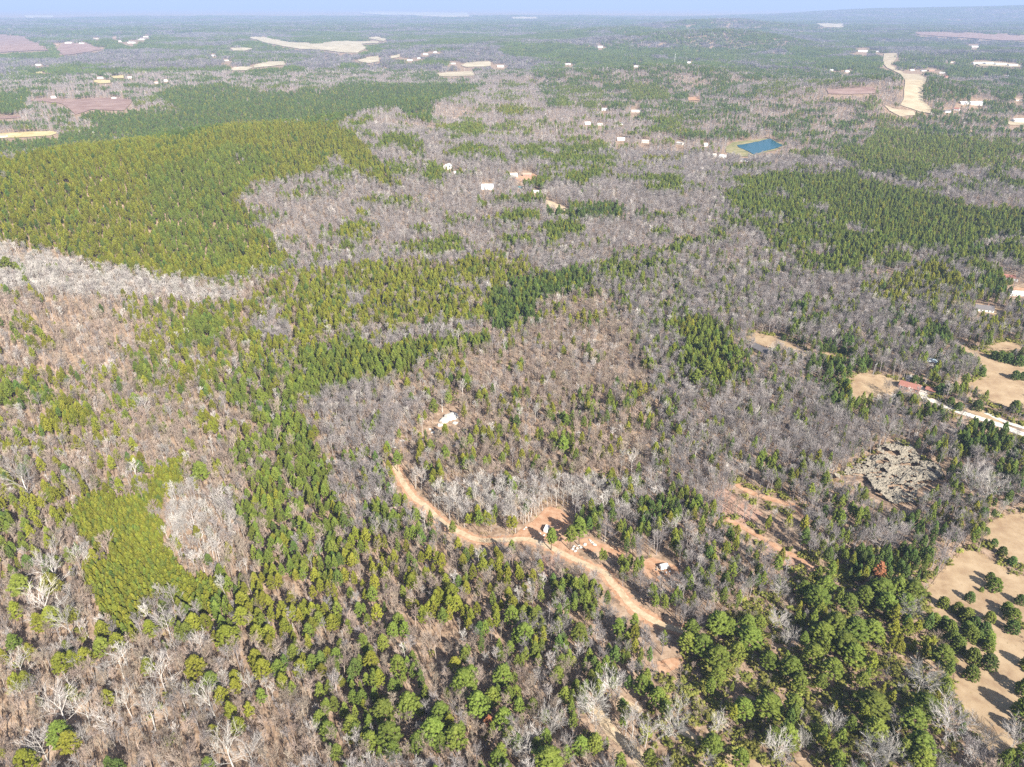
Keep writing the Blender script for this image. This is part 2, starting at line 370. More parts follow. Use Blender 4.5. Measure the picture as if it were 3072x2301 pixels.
zone([(2233, 531), (2372, 514), (2557, 523), (2585, 546), (2680, 575), (2719, 575), (2835, 603), (3039, 635), (3072, 640), (3072, 705), (3020, 714), (2928, 737), (2835, 746), (2789, 751), (2743, 760), (2715, 793), (2604, 797), (2580, 825), (2492, 825), (2437, 793), (2344, 774), (2289, 705), (2187, 621), (2210, 584), (2200, 545)], .80, .6, 0, 0)
zone([(2300, 525), (2557, 525), (2835, 603), (3060, 640), (3030, 700), (2835, 735), (2700, 740), (2500, 640)], .97, .1, 0, 0)
zone([(2410, 600), (2480, 620), (2500, 720), (2440, 720), (2400, 650)], .3, .95)
zone([(843, 825), (1024, 806), (1260, 779), (1260, 980), (1024, 1010), (1024, 1160), (787, 1150), (570, 1131), (403, 1112), (417, 1020), (403, 992), (361, 899), (417, 908), (600, 900), (740, 900)], .55, .85, 1, 2)
zone([(1024, 788), (1255, 779), (1348, 793), (1464, 760), (1533, 769), (1617, 793), (1626, 820), (1746, 811), (1783, 834), (1746, 862), (1672, 881), (1603, 899), (1607, 936), (1621, 968), (1533, 982), (1459, 959), (1376, 968), (1320, 959), (1283, 982), (1181, 968), (1117, 978), (1024, 992), (900, 990), (850, 900)], .74, .8, 1, 2)
zone([(1560, 835), (1746, 811), (1783, 834), (1746, 862), (1672, 881), (1603, 905), (1607, 936), (1621, 968), (1533, 982), (1459, 959), (1450, 900), (1500, 860)], .96, .2, 2, 0)
for p in ([(1090, 1000), (1240, 1010), (1180, 1040), (1110, 1035)], [(1320, 850), (1440, 845), (1490, 860), (1400, 880)], [(1030, 890), (1080, 870), (1100, 920), (1040, 935)], [(760, 970), (830, 930), (870, 1000), (800, 1030)]): zone(p, .1, .95, 1, 0)
zone([(1024, 1020), (1084, 1010), (1107, 1038), (1154, 1047), (1218, 1020), (1339, 1015), (1468, 1006), (1478, 1047), (1348, 1052), (1283, 1066), (1237, 1098), (1163, 1131), (1144, 1150), (1100, 1150), (1000, 1180), (900, 1200), (900, 1060)], .95, .3, 0, 0)
zone([(532, 1173), (741, 1100), (903, 1100), (898, 1196), (880, 1243), (949, 1335), (972, 1428), (995, 1520), (1024, 1567), (1024, 1725), (718, 1725), (764, 1636), (741, 1600), (722, 1567), (741, 1474), (722, 1410), (685, 1358), (704, 1312), (787, 1289), (694, 1196)], .64, .8, 0, 2)
zone([(870, 1150), (905, 1150), (900, 1240), (960, 1330), (990, 1450), (1020, 1580), (960, 1600), (930, 1450), (880, 1330), (850, 1240)], .9, .5, 0, 0)
zone([(232, 1483), (287, 1470), (361, 1479), (444, 1470), (477, 1382), (546, 1335), (570, 1382), (556, 1446), (486, 1465), (444, 1530), (486, 1558), (486, 1622), (509, 1650), (523, 1687), (570, 1725), (685, 1725), (671, 1753), (625, 1808), (556, 1804), (491, 1767), (463, 1771), (444, 1813), (380, 1831), (393, 1878), (370, 1887), (319, 1873), (296, 1808), (268, 1762), (241, 1683), (287, 1664), (343, 1659), (352, 1613), (296, 1590), (278, 1627), (236, 1604), (194, 1534)], 1.0, .0, 1, 2, sm=True)
zone([(490, 1480), (560, 1460), (700, 1480), (730, 1580), (690, 1640), (600, 1690), (530, 1680), (500, 1610)], .07, .8, 1, 1)
zone([(420, 1290), (560, 1290), (540, 1370), (470, 1390), (400, 1360)], .03, .95, 1, 2)
zone([(530, 1820), (690, 1800), (690, 1900), (600, 1925), (530, 1890)], .9, .5, 0, 0)
zone([(111, 1280), (167, 1229), (194, 1187), (269, 1201), (273, 1252), (306, 1270), (296, 1307), (269, 1257), (185, 1294), (116, 1298)], .95, .3, 1, 2)
zone([(528, 968), (602, 941), (667, 959), (657, 1015), (694, 1020), (602, 1038), (556, 1015)], .92, .4, 0, 2)
zone([(403, 1085), (470, 1060), (490, 1150), (420, 1160)], .85, .5, 0, 2)
zone([(0, 1170), (80, 1150), (160, 1150), (150, 1220), (40, 1230)], .6, .7, 0, 2)
# smaller pine groups
for ox, oy, p, d, pt in (
    (1024, 0, [(380, 700), (480, 650), (600, 690), (580, 780), (640, 800), (540, 790), (420, 750)], .9, 2),
    (1024, 0, [(660, 830), (760, 800), (900, 800), (950, 830), (880, 890), (780, 880), (700, 860)], .9, 0),
    (1024, 0, [(240, 900), (330, 860), (420, 900), (560, 950), (540, 1020), (460, 1010), (380, 960), (250, 930)], .95, 0),
    (1024, 0, [(0, 840), (80, 880), (200, 1000), (380, 1190), (280, 1190), (200, 1140), (0, 1060)], .97, 1),
    (1024, 0, [(680, 980), (860, 930), (1000, 980), (1090, 1040), (1060, 1060), (920, 1010), (700, 1030)], .85, 0),
    (1024, 0, [(1120, 950), (1400, 940), (1560, 880), (1700, 950), (1840, 1030), (1760, 1100), (1560, 1200), (1300, 1160), (1280, 1100), (1400, 1040), (1130, 1060)], .8, 0),
    (1024, 0, [(1990, 760), (2212, 740), (2212, 900), (2100, 830)], .7, 0),
    (1024, 0, [(1820, 530), (2100, 570), (2130, 650), (1900, 640)], .95, 0),
    (1024, 0, [(1400, 540), (1700, 600), (1700, 720), (1400, 700)], .55, 0),
    (1024, 0, [(1000, 690), (1240, 690), (1240, 740), (1020, 740)], .7, 1),
    (1024, 0, [(540, 1050), (620, 1050), (660, 1200), (560, 1200)], .8, 0),
    (1024, 0, [(1950, 1160), (2212, 1130), (2212, 1242), (1990, 1242)], .7, 0),
    (1024, 0, [(1940, 1020), (2212, 1010), (2212, 1080), (1960, 1090)], .6, 1),
    (1024, 575, [(960, 30), (1290, 20), (1300, 70), (1000, 60)], .95, 0),
    (1024, 575, [(1020, 150), (1280, 120), (1290, 210), (1180, 200), (1000, 190)], .92, 0),
    (1024, 575, [(1340, 110), (1480, 120), (1700, 70), (1850, 80), (1840, 180), (1980, 100), (1960, 140), (1800, 180), (1500, 190), (1340, 170)], .95, 2),
    (1024, 575, [(1310, 210), (1540, 200), (1560, 280), (1400, 300), (1360, 350), (1320, 270)], .85, 0),
    (1024, 575, [(1020, 300), (1220, 280), (1220, 340), (1050, 340)], .85, 0),
    (1024, 575, [(400, 350), (700, 300), (790, 340), (780, 400), (560, 410), (400, 390)], .88, 0),
    (1024, 575, [(1650, 480), (1780, 430), (1940, 440), (1900, 580), (1750, 590)], .75, 0),
    (1024, 575, [(2000, 340), (2212, 310), (2212, 560), (2000, 520)], .55, 0),
    (1024, 575, [(1760, 230), (2212, 220), (2212, 300), (1760, 330)], .35, 0),
    (1024, 575, [(2080, 860), (2212, 850), (2212, 950), (2100, 930)], .85, 0),
    (1024, 575, [(80, 60), (210, 60), (200, 170), (110, 160)], .6, 1),
    (1024, 575, [(0, 220), (250, 240), (240, 300), (0, 320)], .5, 1),
    (2048, 575, [(0, 0), (120, 0), (280, 300), (230, 330), (100, 200), (0, 120)], .05, 0),
    (2048, 575, [(0, 830), (200, 800), (240, 900), (340, 960), (420, 1100), (380, 1242), (60, 1242), (0, 1100)], .92, 0),
    (2048, 575, [(1160, 640), (1300, 570), (1500, 490), (1700, 480), (1900, 600), (2000, 680), (1800, 760), (1600, 700), (1450, 700), (1200, 690)], .72, 1),
    (2048, 575, [(1450, 820), (2212, 760), (2212, 930), (1750, 930), (1600, 880)], .30, 1),
    (2048, 575, [(1560, 870), (1680, 880), (1740, 940), (1730, 980), (1600, 990), (1550, 930)], .97, 2),
    (2048, 575, [(1940, 560), (2060, 550), (2120, 600), (2120, 680), (2020, 650)], .95, 2),
    (2048, 575, [(700, 740), (830, 760), (900, 870), (740, 850)], .6, 2),
    (2048, 575, [(1280, 740), (1560, 780), (1500, 900), (1300, 860)], .5, 2),
    (2048, 575, [(830, 1020), (960, 940), (1080, 960), (1120, 1090), (900, 1120), (800, 1200)], .6, 2),
    (2048, 575, [(1000, 1080), (1260, 1060), (1230, 1150), (1060, 1242), (850, 1242), (900, 1150)], .85, 2),
    (2048, 1150, [(880, 0), (1090, 0), (1080, 90), (1000, 180), (900, 150)], .95, 2),
    (2048, 1150, [(1050, 130), (1200, 110), (1200, 250), (1080, 240)], .85, 0),
    (2048, 1150, [(1800, 330), (1900, 220), (2050, 240), (2130, 330), (2100, 400), (1950, 470), (1800, 430)], .95, 2),
    (2048, 1150, [(1980, 520), (2212, 420), (2212, 640), (2050, 600)], .85, 2),
    (2048, 1150, [(1520, 430), (1780, 440), (1770, 510), (1560, 520)], .8, 1),
    (2048, 1150, [(950, 850), (1060, 830), (1240, 800), (1240, 910), (1100, 970), (940, 930)], .65, 0),
    (2048, 1150, [(1450, 900), (1560, 840), (1600, 950), (1740, 930), (1800, 1000), (1650, 1050), (1500, 1000)], .85, 2),
    (2048, 1150, [(1090, 1120), (1200, 1060), (1440, 1020), (1600, 1100), (1600, 1242), (1050, 1242)], .96, 2),
    (2048, 1150, [(1720, 820), (1930, 760), (1960, 860), (1920, 960), (1760, 950)], .55, 1),
    (2048, 1150, [(100, 400), (470, 400), (470, 450), (150, 440)], .75, 0),
    (2048, 1150, [(0, 640), (100, 660), (200, 880), (100, 900), (0, 800)], .6, 0),
    (2048, 1150, [(700, 960), (800, 980), (850, 1160), (760, 1090)], .8, 1),
    (2048, 1150, [(540, 1160), (660, 1130), (680, 1230), (560, 1242)], .85, 0),
    (1024, 1150, [(1580, 0), (1900, 0), (1860, 200), (1700, 240), (1450, 340), (1440, 240)], .32, 0),
    (1024, 1150, [(1440, 790), (1660, 810), (1700, 960), (1640, 1040), (1480, 1010), (1480, 900)], .97, 0),
    (1024, 1150, [(1900, 780), (2100, 760), (2212, 760), (2212, 900), (1950, 930)], .85, 2),
    (1024, 1150, [(680, 860), (1260, 850), (1180, 930), (1050, 990), (780, 940)], .75, 1),
    (1024, 1150, [(1560, 1090), (1700, 1090), (1900, 1120), (2000, 1180), (1980, 1242), (1740, 1242), (1700, 1160)], .9, 0),
    (1024, 1150, [(0, 750), (180, 740), (300, 800), (400, 740), (540, 800), (640, 900), (600, 950), (360, 900), (0, 950)], .62, 0),
    (1024, 1150, [(1380, 330), (1500, 330), (1510, 560), (1440, 560), (1400, 480)], .7, 0),
    (0, 1150, [(0, 0), (90, 0), (60, 110), (0, 130)], .8, 0),
    (0, 1150, [(200, 40), (350, 0), (340, 110), (240, 170)], .75, 0),
    (0, 1150, [(0, 900), (140, 860), (180, 960), (100, 1100), (0, 1080)], .6, 0),
    (0, 1150, [(280, 640), (440, 630), (440, 740), (290, 730)], .7, 1),
    (1024, 1725, [(60, 760), (340, 780), (380, 1160), (240, 1180), (90, 1060)], .7, 0),
):
    zone(tile(ox, oy, p), d, None if d < .9 else .3, pt)
# far pine blocks (dark bands in the blue distance)
for p in ([(1500, 145), (1640, 128), (1800, 140), (1900, 150), (1860, 170), (1600, 175), (1510, 165)], [(1840, 150), (2050, 140), (2300, 150), (2230, 168), (2060, 172), (1880, 165)], [(1830, 88), (1920, 80), (1990, 95), (1930, 108), (1840, 105)],
          [(0, 158), (180, 158), (180, 178), (0, 178)], [(700, 128), (780, 122), (830, 140), (720, 143)], [(1020, 195), (1090, 190), (1090, 208), (1020, 208)], [(1250, 185), (1380, 180), (1360, 192), (1260, 192)], [(980, 150), (1110, 135), (1170, 150), (1100, 165)],
          [(740, 198), (900, 200), (920, 215), (740, 222)], [(2340, 140), (2560, 150), (2480, 170), (2360, 160)]): zone(p, .95, .2, 2)

# open ground: (name, material, outline in photo pixels, label)
FIELDS = [
    ('field', 'tan_grass', [(2238, 1022), (2265, 1000), (2345, 1010), (2375, 1028), (2400, 1040), (2420, 1058), (2440, 1076), (2400, 1068), (2350, 1046), (2300, 1042)], 'tan yard behind the grey roofed house'),
    ('field', 'tan_grass', [(2472, 1053), (2520, 1063), (2562, 1071), (2555, 1080), (2500, 1074), (2462, 1063)], 'narrow strip of tan grass between dark pines'),
    ('field', 'tan_grass', [(2545, 1128), (2600, 1120), (2660, 1128), (2700, 1142), (2712, 1160), (2690, 1178), (2665, 1200), (2560, 1198), (2548, 1160)], 'tan lawn left of the red roofed house'),
    ('field', 'tan_grass', [(2852, 1020), (2870, 1025), (2910, 1045), (2950, 1058), (2990, 1075), (3072, 1100), (3120, 1110), (3120, 1230), (3072, 1228), (3030, 1226), (2990, 1216), (2960, 1195), (2925, 1175), (2895, 1150), (2920, 1140), (2955, 1130), (2945, 1095), (2905, 1060), (2880, 1048)], 'sunny tan lawn beyond the row of houses'),
    ('field', 'tan_grass', [(2965, 1040), (3000, 1022), (3040, 1028), (3120, 1045), (3120, 1060), (3030, 1053), (2980, 1050)], 'small pale field at the edge of the scrub'),
    ('field', 'tan_grass', [(2888, 1216), (2900, 1209), (2960, 1235), (3010, 1260), (3000, 1276), (2950, 1256), (2890, 1230)], 'tan verge beside the gravel lane'),
    ('field', 'tan_grass', [(2912, 930), (2935, 912), (2965, 920), (3012, 930), (3022, 936), (2990, 946), (2960, 950), (2938, 941)], 'tan yard around the house with a dark roof'),
    ('field', 'orange_soil', [(3040, 864), (3120, 868), (3120, 900), (3036, 893)], 'orange yard of the house at the right edge'),
    ('field', 'tan_grass', [(2945, 1590), (2975, 1562), (3010, 1548), (3120, 1530), (3120, 1712), (3072, 1698), (3020, 1680), (2985, 1645), (2950, 1622)], 'eroded tan slope above the hedgerow'),
    ('field', 'tan_grass', [(2780, 1771), (2815, 1722), (2845, 1690), (2885, 1645), (2945, 1658), (2990, 1690), (3040, 1722), (3120, 1740), (3120, 2270), (3050, 2260), (2975, 2270), (2910, 2180), (2862, 2095), (2860, 1985), (2840, 1920), (2828, 1873), (2792, 1825)], 'large tan field dotted with young cedars'),
    ('field', 'bright_field', [(743, 112), (780, 110), (820, 118), (870, 128), (960, 131), (1000, 125), (1135, 124), (1136, 130), (1085, 133), (1102, 145), (1070, 160), (1024, 158), (960, 150), (900, 148), (850, 140), (800, 130)], 'long pale field far off'),
    ('field', 'bright_field', [(1098, 115), (1130, 111), (1162, 118), (1150, 125)], 'pale far field behind the long one'),
    ('field', 'bright_field', [(760, 197), (800, 186), (850, 185), (857, 195), (800, 201), (762, 205)], 'pale field behind the left hill'),
    ('field', 'bright_field', [(690, 207), (735, 198), (760, 203), (740, 212), (700, 213)], 'small pale field left of another'),
    ('field', 'bright_field', [(692, 146), (735, 143), (760, 147), (735, 153), (700, 153)], 'thin pale far field'),
    ('field', 'bright_field', [(1072, 182), (1100, 174), (1137, 168), (1137, 186), (1105, 191), (1080, 186)], 'pale far field in a hollow'),
    ('field', 'bright_field', [(1168, 171), (1200, 163), (1198, 173), (1172, 177)], 'small far field near roofs'),
    ('field', 'bright_field', [(1383, 197), (1400, 189), (1440, 186), (1472, 185), (1472, 199), (1400, 203)], 'far pale field beyond the ridge'),
    ('field', 'bright_field', [(1308, 223), (1345, 217), (1420, 214), (1423, 228), (1350, 231), (1313, 229)], 'pale field left of the wooded mid hill'),
    ('field', 'bright_field', [(1080, 36), (1210, 37), (1400, 39), (1410, 51), (1330, 52), (1160, 46), (1085, 42)], 'very distant pale fields under the horizon'),
    ('field', 'bright_field', [(0, 3), (55, 4), (55, 9), (0, 10)], 'distant pale clearing at the left'),
    ('field', 'bright_field', [(72, 48), (160, 47), (160, 54), (80, 55)], 'distant pale clearing on the left'),
    ('field', 'bright_field', [(1535, 52), (1610, 50), (1615, 57), (1540, 58)], 'distant pale clearing in the middle'),
    ('field', 'bright_field', [(2450, 72), (2530, 70), (2530, 84), (2470, 82)], 'distant pale lots on the right'),
    ('field', 'yellow_grass', [(280, 246), (285, 241), (335, 242), (332, 250), (300, 252)], 'yellow far field'),
    ('field', 'yellow_grass', [(335, 230), (375, 226), (372, 236), (340, 236)], 'yellow far field beside another'),
    ('field', 'yellow_grass', [(78, 215), (125, 214), (128, 221), (85, 222)], 'small yellow far field'),
    ('field', 'yellow_grass', [(0, 402), (30, 400), (90, 396), (150, 394), (178, 399), (150, 408), (90, 412), (0, 416)], 'yellow field at the foot of the left pine hill'),
    ('field', 'red_soil', [(0, 350), (60, 348), (62, 354), (0, 358)], 'thin red strip at the left edge'),
    ('field', 'red_soil', [(79, 305), (110, 297), (153, 296), (225, 300), (287, 295), (352, 294), (400, 303), (372, 333), (278, 329), (227, 344), (204, 324), (185, 312), (130, 305)], 'red clearing behind the left pine hill'),
    ('field', 'red_soil', [(0, 104), (60, 108), (90, 120), (150, 152), (0, 159)], 'far reddish clearcut at the left edge'),
    ('field', 'red_soil', [(190, 132), (260, 130), (310, 150), (190, 167), (170, 150)], 'far mauve clearcut'),
    ('field', 'red_soil', [(2740, 99), (2790, 96), (2900, 100), (3110, 110), (3110, 123), (2980, 121), (2850, 112), (2760, 106)], 'far reddish field on the right'),
    ('field', 'red_soil', [(2480, 270), (2620, 262), (2630, 280), (2540, 285), (2485, 282)], 'red bank left of the graded corridor'),
    ('field', 'orange_soil', [(2062, 293), (2098, 291), (2100, 302), (2066, 303)], 'small orange clearing on the wooded mid hill'),
    ('field', 'cut', [(3018, 369), (3045, 358), (3110, 352), (3110, 374), (3030, 376)], 'pale lot at the right edge'),
    ('field', 'cut', [(2918, 187), (2960, 185), (3020, 190), (3070, 196), (3060, 203), (3000, 201), (2940, 199)], 'pale yard around far warehouses'),
    ('graded_corridor', 'cut', [(2652, 162), (2692, 160), (2688, 178), (2672, 197), (2700, 212), (2712, 222), (2755, 224), (2782, 238), (2768, 258), (2770, 305), (2795, 326), (2792, 342), (2760, 336), (2700, 316), (2710, 300), (2714, 240), (2700, 223), (2660, 204), (2648, 190)], 'broad graded strip of bare earth through the forest'),
    ('graded_corridor', 'cut', [(2653, 317), (2690, 329), (2740, 334), (2748, 346), (2700, 350), (2668, 333)], 'lower curved end of the graded strip'),
    ('lawn', 'green_grass', [(2176, 442), (2200, 427), (2250, 422), (2300, 416), (2320, 420), (2356, 436), (2330, 450), (2290, 460), (2262, 470), (2220, 470), (2178, 458)], 'yellow green lawn around the pond'),
    ('field', 'dirt', [(1634, 600), (1655, 605), (1712, 630), (1700, 636), (1660, 624), (1636, 616)], 'short pale dirt road cut through the mid wood'),
    ('field', 'orange_soil', [(1538, 536), (1590, 521), (1612, 524), (1612, 536), (1560, 545)], 'bare tan building plot'),
    ('bare_soil', 'orange_soil', [(1612, 1552), (1635, 1525), (1652, 1519), (1681, 1528), (1706, 1550), (1730, 1572), (1712, 1592), (1700, 1640), (1740, 1660), (1715, 1672), (1660, 1640), (1600, 1618), (1540, 1612), (1560, 1590)], 'orange clearing above the dirt road'),
    ('bare_soil', 'brown_patch', [(1605, 1690), (1622, 1668), (1650, 1665), (1695, 1690), (1690, 1715), (1660, 1735), (1605, 1728)], 'brown leafy patch below the dirt road'),
    ('bare_soil', 'orange_soil', [(1735, 1620), (1770, 1610), (1800, 1630), (1850, 1640), (1880, 1660), (1860, 1680), (1800, 1655), (1750, 1655)], 'bare strip with cut timber'),
    ('bare_soil', 'orange_soil', [(1930, 1680), (1960, 1672), (2010, 1690), (2048, 1710), (2048, 1740), (2010, 1745), (1960, 1745), (1930, 1720)], 'orange yard around the white trailer'),
    ('bare_soil', 'brown_patch', [(2120, 1480), (2170, 1462), (2230, 1500), (2290, 1540), (2260, 1570), (2220, 1580), (2150, 1550)], 'bare reddish slope left of the dead vines'),
    ('bare_soil', 'brown_patch', [(2270, 1600), (2330, 1640), (2420, 1680), (2470, 1720), (2440, 1735), (2350, 1690), (2280, 1640)], 'bare reddish strip along the lower track'),
    ('bare_soil', 'brown_patch', [(2540, 1810), (2580, 1805), (2680, 1860), (2660, 1870), (2580, 1840)], 'bare pinkish scrape among shrubs'),
    ('bare_soil', 'orange_soil', [(1970, 1985), (2010, 1975), (2060, 1970), (2050, 2000), (2020, 2010), (1980, 2030)], 'orange bare patch among small pines'),
    ('bare_soil', 'tan_grass', [(2170, 2265), (2230, 2250), (2330, 2301), (2330, 2330), (2150, 2330)], 'tan grass at the bottom edge'),
    ('bare_soil', 'tan_grass', [(2350, 2290), (2420, 2280), (2460, 2301), (2450, 2330), (2350, 2330)], 'tan grass corner at the bottom edge'),
]
ROAD = [(1184, 1380), (1188, 1405), (1209, 1446), (1242, 1493), (1274, 1516), (1311, 1553), (1348, 1581), (1385, 1599), (1418, 1615), (1459, 1622), (1524, 1620), (1580, 1618), (1626, 1631), (1681, 1657), (1728, 1680), (1774, 1701), (1815, 1719), (1834, 1748), (1862, 1776), (1885, 1808), (1918, 1836), (1955, 1859), (1996, 1878), (2048, 1892), (2078, 1898)]
TRACKS = [
    ([(2205, 1451), (2240, 1472), (2280, 1488), (2344, 1507), (2386, 1520), (2414, 1553)], 3.4, 'orange_soil', 'orange track left of the dead vines', 13),
    ([(2170, 1552), (2233, 1585), (2293, 1618), (2344, 1650), (2391, 1673), (2450, 1717)], 3.0, 'orange_soil', 'lower orange track through brown scrub', 11),
    ([(1790, 2120), (1810, 2155), (1828, 2188), (1862, 2220), (1904, 2257), (1940, 2310)], 4.2, 'dirt', 'dirt track running off the bottom edge', 20),
    ([(1856, 2092), (1885, 2115), (1924, 2134)], 3.0, 'dirt', 'short piece of dirt track under bare trees', 13),
    ([(2040, 2188), (2066, 2203), (2096, 2230)], 3.0, 'dirt', 'short piece of dirt track among white trees', 13),
    ([(2756, 1156), (2764, 1172), (2772, 1186), (2780, 1198), (2800, 1204), (2830, 1218), (2850, 1226), (2884, 1238), (2908, 1246), (2945, 1258), (3000, 1276), (3030, 1288), (3090, 1312)], 5.0, 'gravel', 'pale gravel lane past the red roofed house', 9),
    ([(2955, 1238), (2985, 1252), (3020, 1268), (3090, 1290)], 3.2, 'gravel', 'second pale lane near the right edge', 6),
    ([(1450, 1180), (1440, 1160)], 2.0, 'orange_soil', None, 3),
][:7]
for nm, mk, poly, lab in FIELDS:
    sheet(nm, poly, M[mk], lab)
    if mk != 'brown_patch': clear(poly)
ribbon('road_shoulder', ROAD, 8.0, M['orange_soil'], 'orange soil banks along the pale dirt road', 0.0, 5, .3)
ribbon('dirt_road', ROAD, 3.8, M['dirt'], 'pale dirt road curving down through the woods', .06, 5, .12)
band(ROAD, 20); band([(x - 4, y + 14) for x, y in ROAD], 12); band([(1834, 1778), (1918, 1866), (1996, 1905), (2055, 1918)], 24)
for pts, wd, mk, lab, half in TRACKS:
    ribbon('dirt_track' if mk != 'gravel' else 'gravel_lane', pts, wd * 1.25, M[mk], lab, .03); band(pts, half + 3)
POND = [(2210, 437), (2250, 431), (2300, 421), (2312, 420), (2332, 431), (2350, 438), (2330, 446), (2290, 456), (2262, 466), (2248, 458), (2232, 450), (2216, 444)]
sheet('pond', POND, M['water'], 'small deep blue pond in the mid distance', flat=1.6, rough=.03)
KUDZU = tile(2048, 1150, [(1310 + (x - 1310) * 1.12, 600 + (y - 600) * 1.12) for x, y in [(980, 600), (1050, 640), (1080, 560), (1140, 540), (1200, 500), (1300, 440), (1380, 400), (1450, 440), (1500, 490), (1600, 560), (1650, 600), (1600, 655), (1500, 690), (1490, 760), (1370, 775), (1240, 710), (1200, 620), (1100, 600)]])
clear(KUDZU); clear([(x, y + 26) for x, y in KUDZU]); clear([(x, y + 12) for x, y in KUDZU])

# ------------------------------------------------------------------ buildings
def gable(name, label, px, py, L, Wd, hw, hr, yaw, wall, roof, wins=3, chimney=False, group=None, over=.4, base=1.2, cat='house'):
    x, y, z = ground(px, py)
    t = thing(name, label, cat, (x, y, z), yaw, group)
    l, d = L / 2, Wd / 2
    b = MB(); V = [(-l, -d, -base), (l, -d, -base), (l, d, -base), (-l, d, -base), (-l, -d, hw), (l, -d, hw), (l, d, hw), (-l, d, hw), (-l, 0, hw + hr), (l, 0, hw + hr)]
    b.add(V, [(0, 1, 5, 4), (2, 3, 7, 6), (1, 2, 6, 9, 5), (3, 0, 4, 8, 7), (3, 2, 1, 0)])
    obj('wall', b.mesh('wall', wall), t)
    r = MB(); s = hr / d; lo = l + over; do = d + over; ze = hw - s * over + .06; zt = hw + hr + .06; th = .22
    for sg in (-1, 1):
        V = [(-lo, sg * do, ze), (lo, sg * do, ze), (lo, 0, zt), (-lo, 0, zt), (-lo, sg * do, ze + th), (lo, sg * do, ze + th), (lo, 0, zt + th), (-lo, 0, zt + th)]
        F = [(0, 3, 2, 1), (4, 5, 6, 7), (0, 1, 5, 4), (1, 2, 6, 5), (3, 0, 4, 7)]
        if sg > 0: F = [tuple(reversed(f)) for f in F]
        r.add(V, F)
    ro = obj('roof', r.mesh('roof', roof), t)
    if chimney:
        obj('chimney', MB().box(-.45, .45, -.4, .4, 0, hr * .6 + 1.4).mesh('chimney', M['brick']), ro).location = (l * .4, d * .35, hw + hr * .4)
    if wins:
        wm = MB().box(-.55, .55, -.04, .04, -.65, .65).mesh('window', M['glass'])
        fo = [(-.7, -.8), (.7, -.8), (.7, .8), (-.7, .8)]; fi = [(-.55, -.65), (.55, -.65), (.55, .65), (-.55, .65)]
        fV = [(a, s * .03, c) for s in (-1, 1) for q in (fo, fi) for a, c in q]
        fF = [(k + o, (k + 1) % 4 + o, (k + 1) % 4 + 4 + o, k + 4 + o) for o in (0, 8) for k in range(4)] + [(k, (k + 1) % 4, (k + 1) % 4 + 8, k + 8) for k in range(4)]
        fm = MB().add(fV, fF).mesh('frame', M['white'])
        for sg in (-1, 1):
            for k in range(wins):
                wx = -l + L * (k + .5) / wins
                if sg < 0 and k == wins // 2:
                    obj('door', MB().box(-.5, .5, -.05, .05, 0, 2.1).mesh('door', M['wood']), t).location = (wx, sg * (d + .03), .1); continue
                o = obj('window', wm, t); o.location = (wx, sg * (d + .03), hw * .55)
                f = obj('frame', fm, o)
        for sg in (-1, 1):
            o = obj('window', wm, t); o.location = (sg * (l + .03), 0, hw * .55); o.rotation_euler = (0, 0, math.pi / 2); obj('frame', fm, o)
    r = 10 + 3072 * 0
    k = FPX / math.hypot(math.hypot(x, y), CAM_Z - z)
    hw_px = max(L, Wd) * .5 * k + 2
    clear([(px - hw_px, py - hw_px * .8), (px + hw_px, py - hw_px * .8), (px + hw_px, py + hw_px * .5), (px - hw_px, py + hw_px * .5)])
    return t
D = math.radians
gable('house', 'long grey roofed house with a bright white side among dark pines', 2284, 1056, 17, 9, 3, 2.6, D(-62), M['cream'], M['grey_roof'], 5, True)
gable('house', 'brick house with a red brown roof beside the white driveway', 2728, 1166, 15, 9, 2.9, 2.4, D(-38), M['brick'], M['red_roof'], 4, True)
gable('porch_wing', 'low pale roofed wing standing behind the red roofed house', 2726, 1140, 6, 4, 2.5, 1.2, D(50), M['white'], M['pale_roof'], 0, cat='outbuilding')
gable('shed', 'small metal shed with a pale blue roof under bare trees', 2796, 1090, 8, 6, 2.6, 1.6, D(-30), M['cream'], M['blue_roof'], 2, cat='shed')
gable('shed', 'brown roofed shed at the top of the white driveway', 2791, 1176, 7, 5, 2.4, 1.5, D(-45), M['wood'], M['red_roof'], 2, cat='shed')
gable('house', 'white fronted house with a dark roof in its own tan yard', 2950, 932, 16, 9, 3, 2.8, D(-20), M['white'], M['grey_roof'], 5, True)
gable('house', 'red roofed house behind the dark evergreen grove at the right edge', 3026, 838, 16, 8, 3, 2.4, D(-24), M['white'], M['red_roof'], 4)
gable('house', 'white house beside the orange yard at the right edge', 3050, 886, 16, 8, 2.8, 2, D(-10), M['white'], M['white_roof'], 4)
gable('shed', 'white shed left of the house beside the orange yard', 3036, 885, 7, 5, 2.8, 1.4, D(20), M['white'], M['white_roof'], 1, cat='shed')
gable('barn', 'broad white roofed barn in the grey mid forest', 1462, 566, 19, 14, 4, 3.2, D(4), M['white'], M['white_roof'], 3, cat='barn')
gable('house', 'white house on a knoll left of the broad white barn', 1342, 505, 13, 10, 4, 3, D(60), M['white'], M['white_roof'], 3)
gable('shed', 'tiny white shed just below the white house on the knoll', 1369, 521, 7, 5, 2.6, 1.4, D(0), M['white'], M['white_roof'], 0, cat='shed')
gable('house', 'tan house at the back of the bare building plot', 1540, 530, 13, 9, 3.4, 2.6, D(20), M['cream'], M['pale_roof'], 3)
gable('house', 'orange walled house standing on the bare building plot', 1582, 529, 14, 8, 3.6, 2.2, D(-5), M['brick'], M['tan_roof'], 3)
gable('shed', 'small shed under a teal tarp roof by the junk yard', 1562, 566, 7, 6, 2.4, 1.3, D(-30), M['cream'], M['teal'], 0, cat='shed')
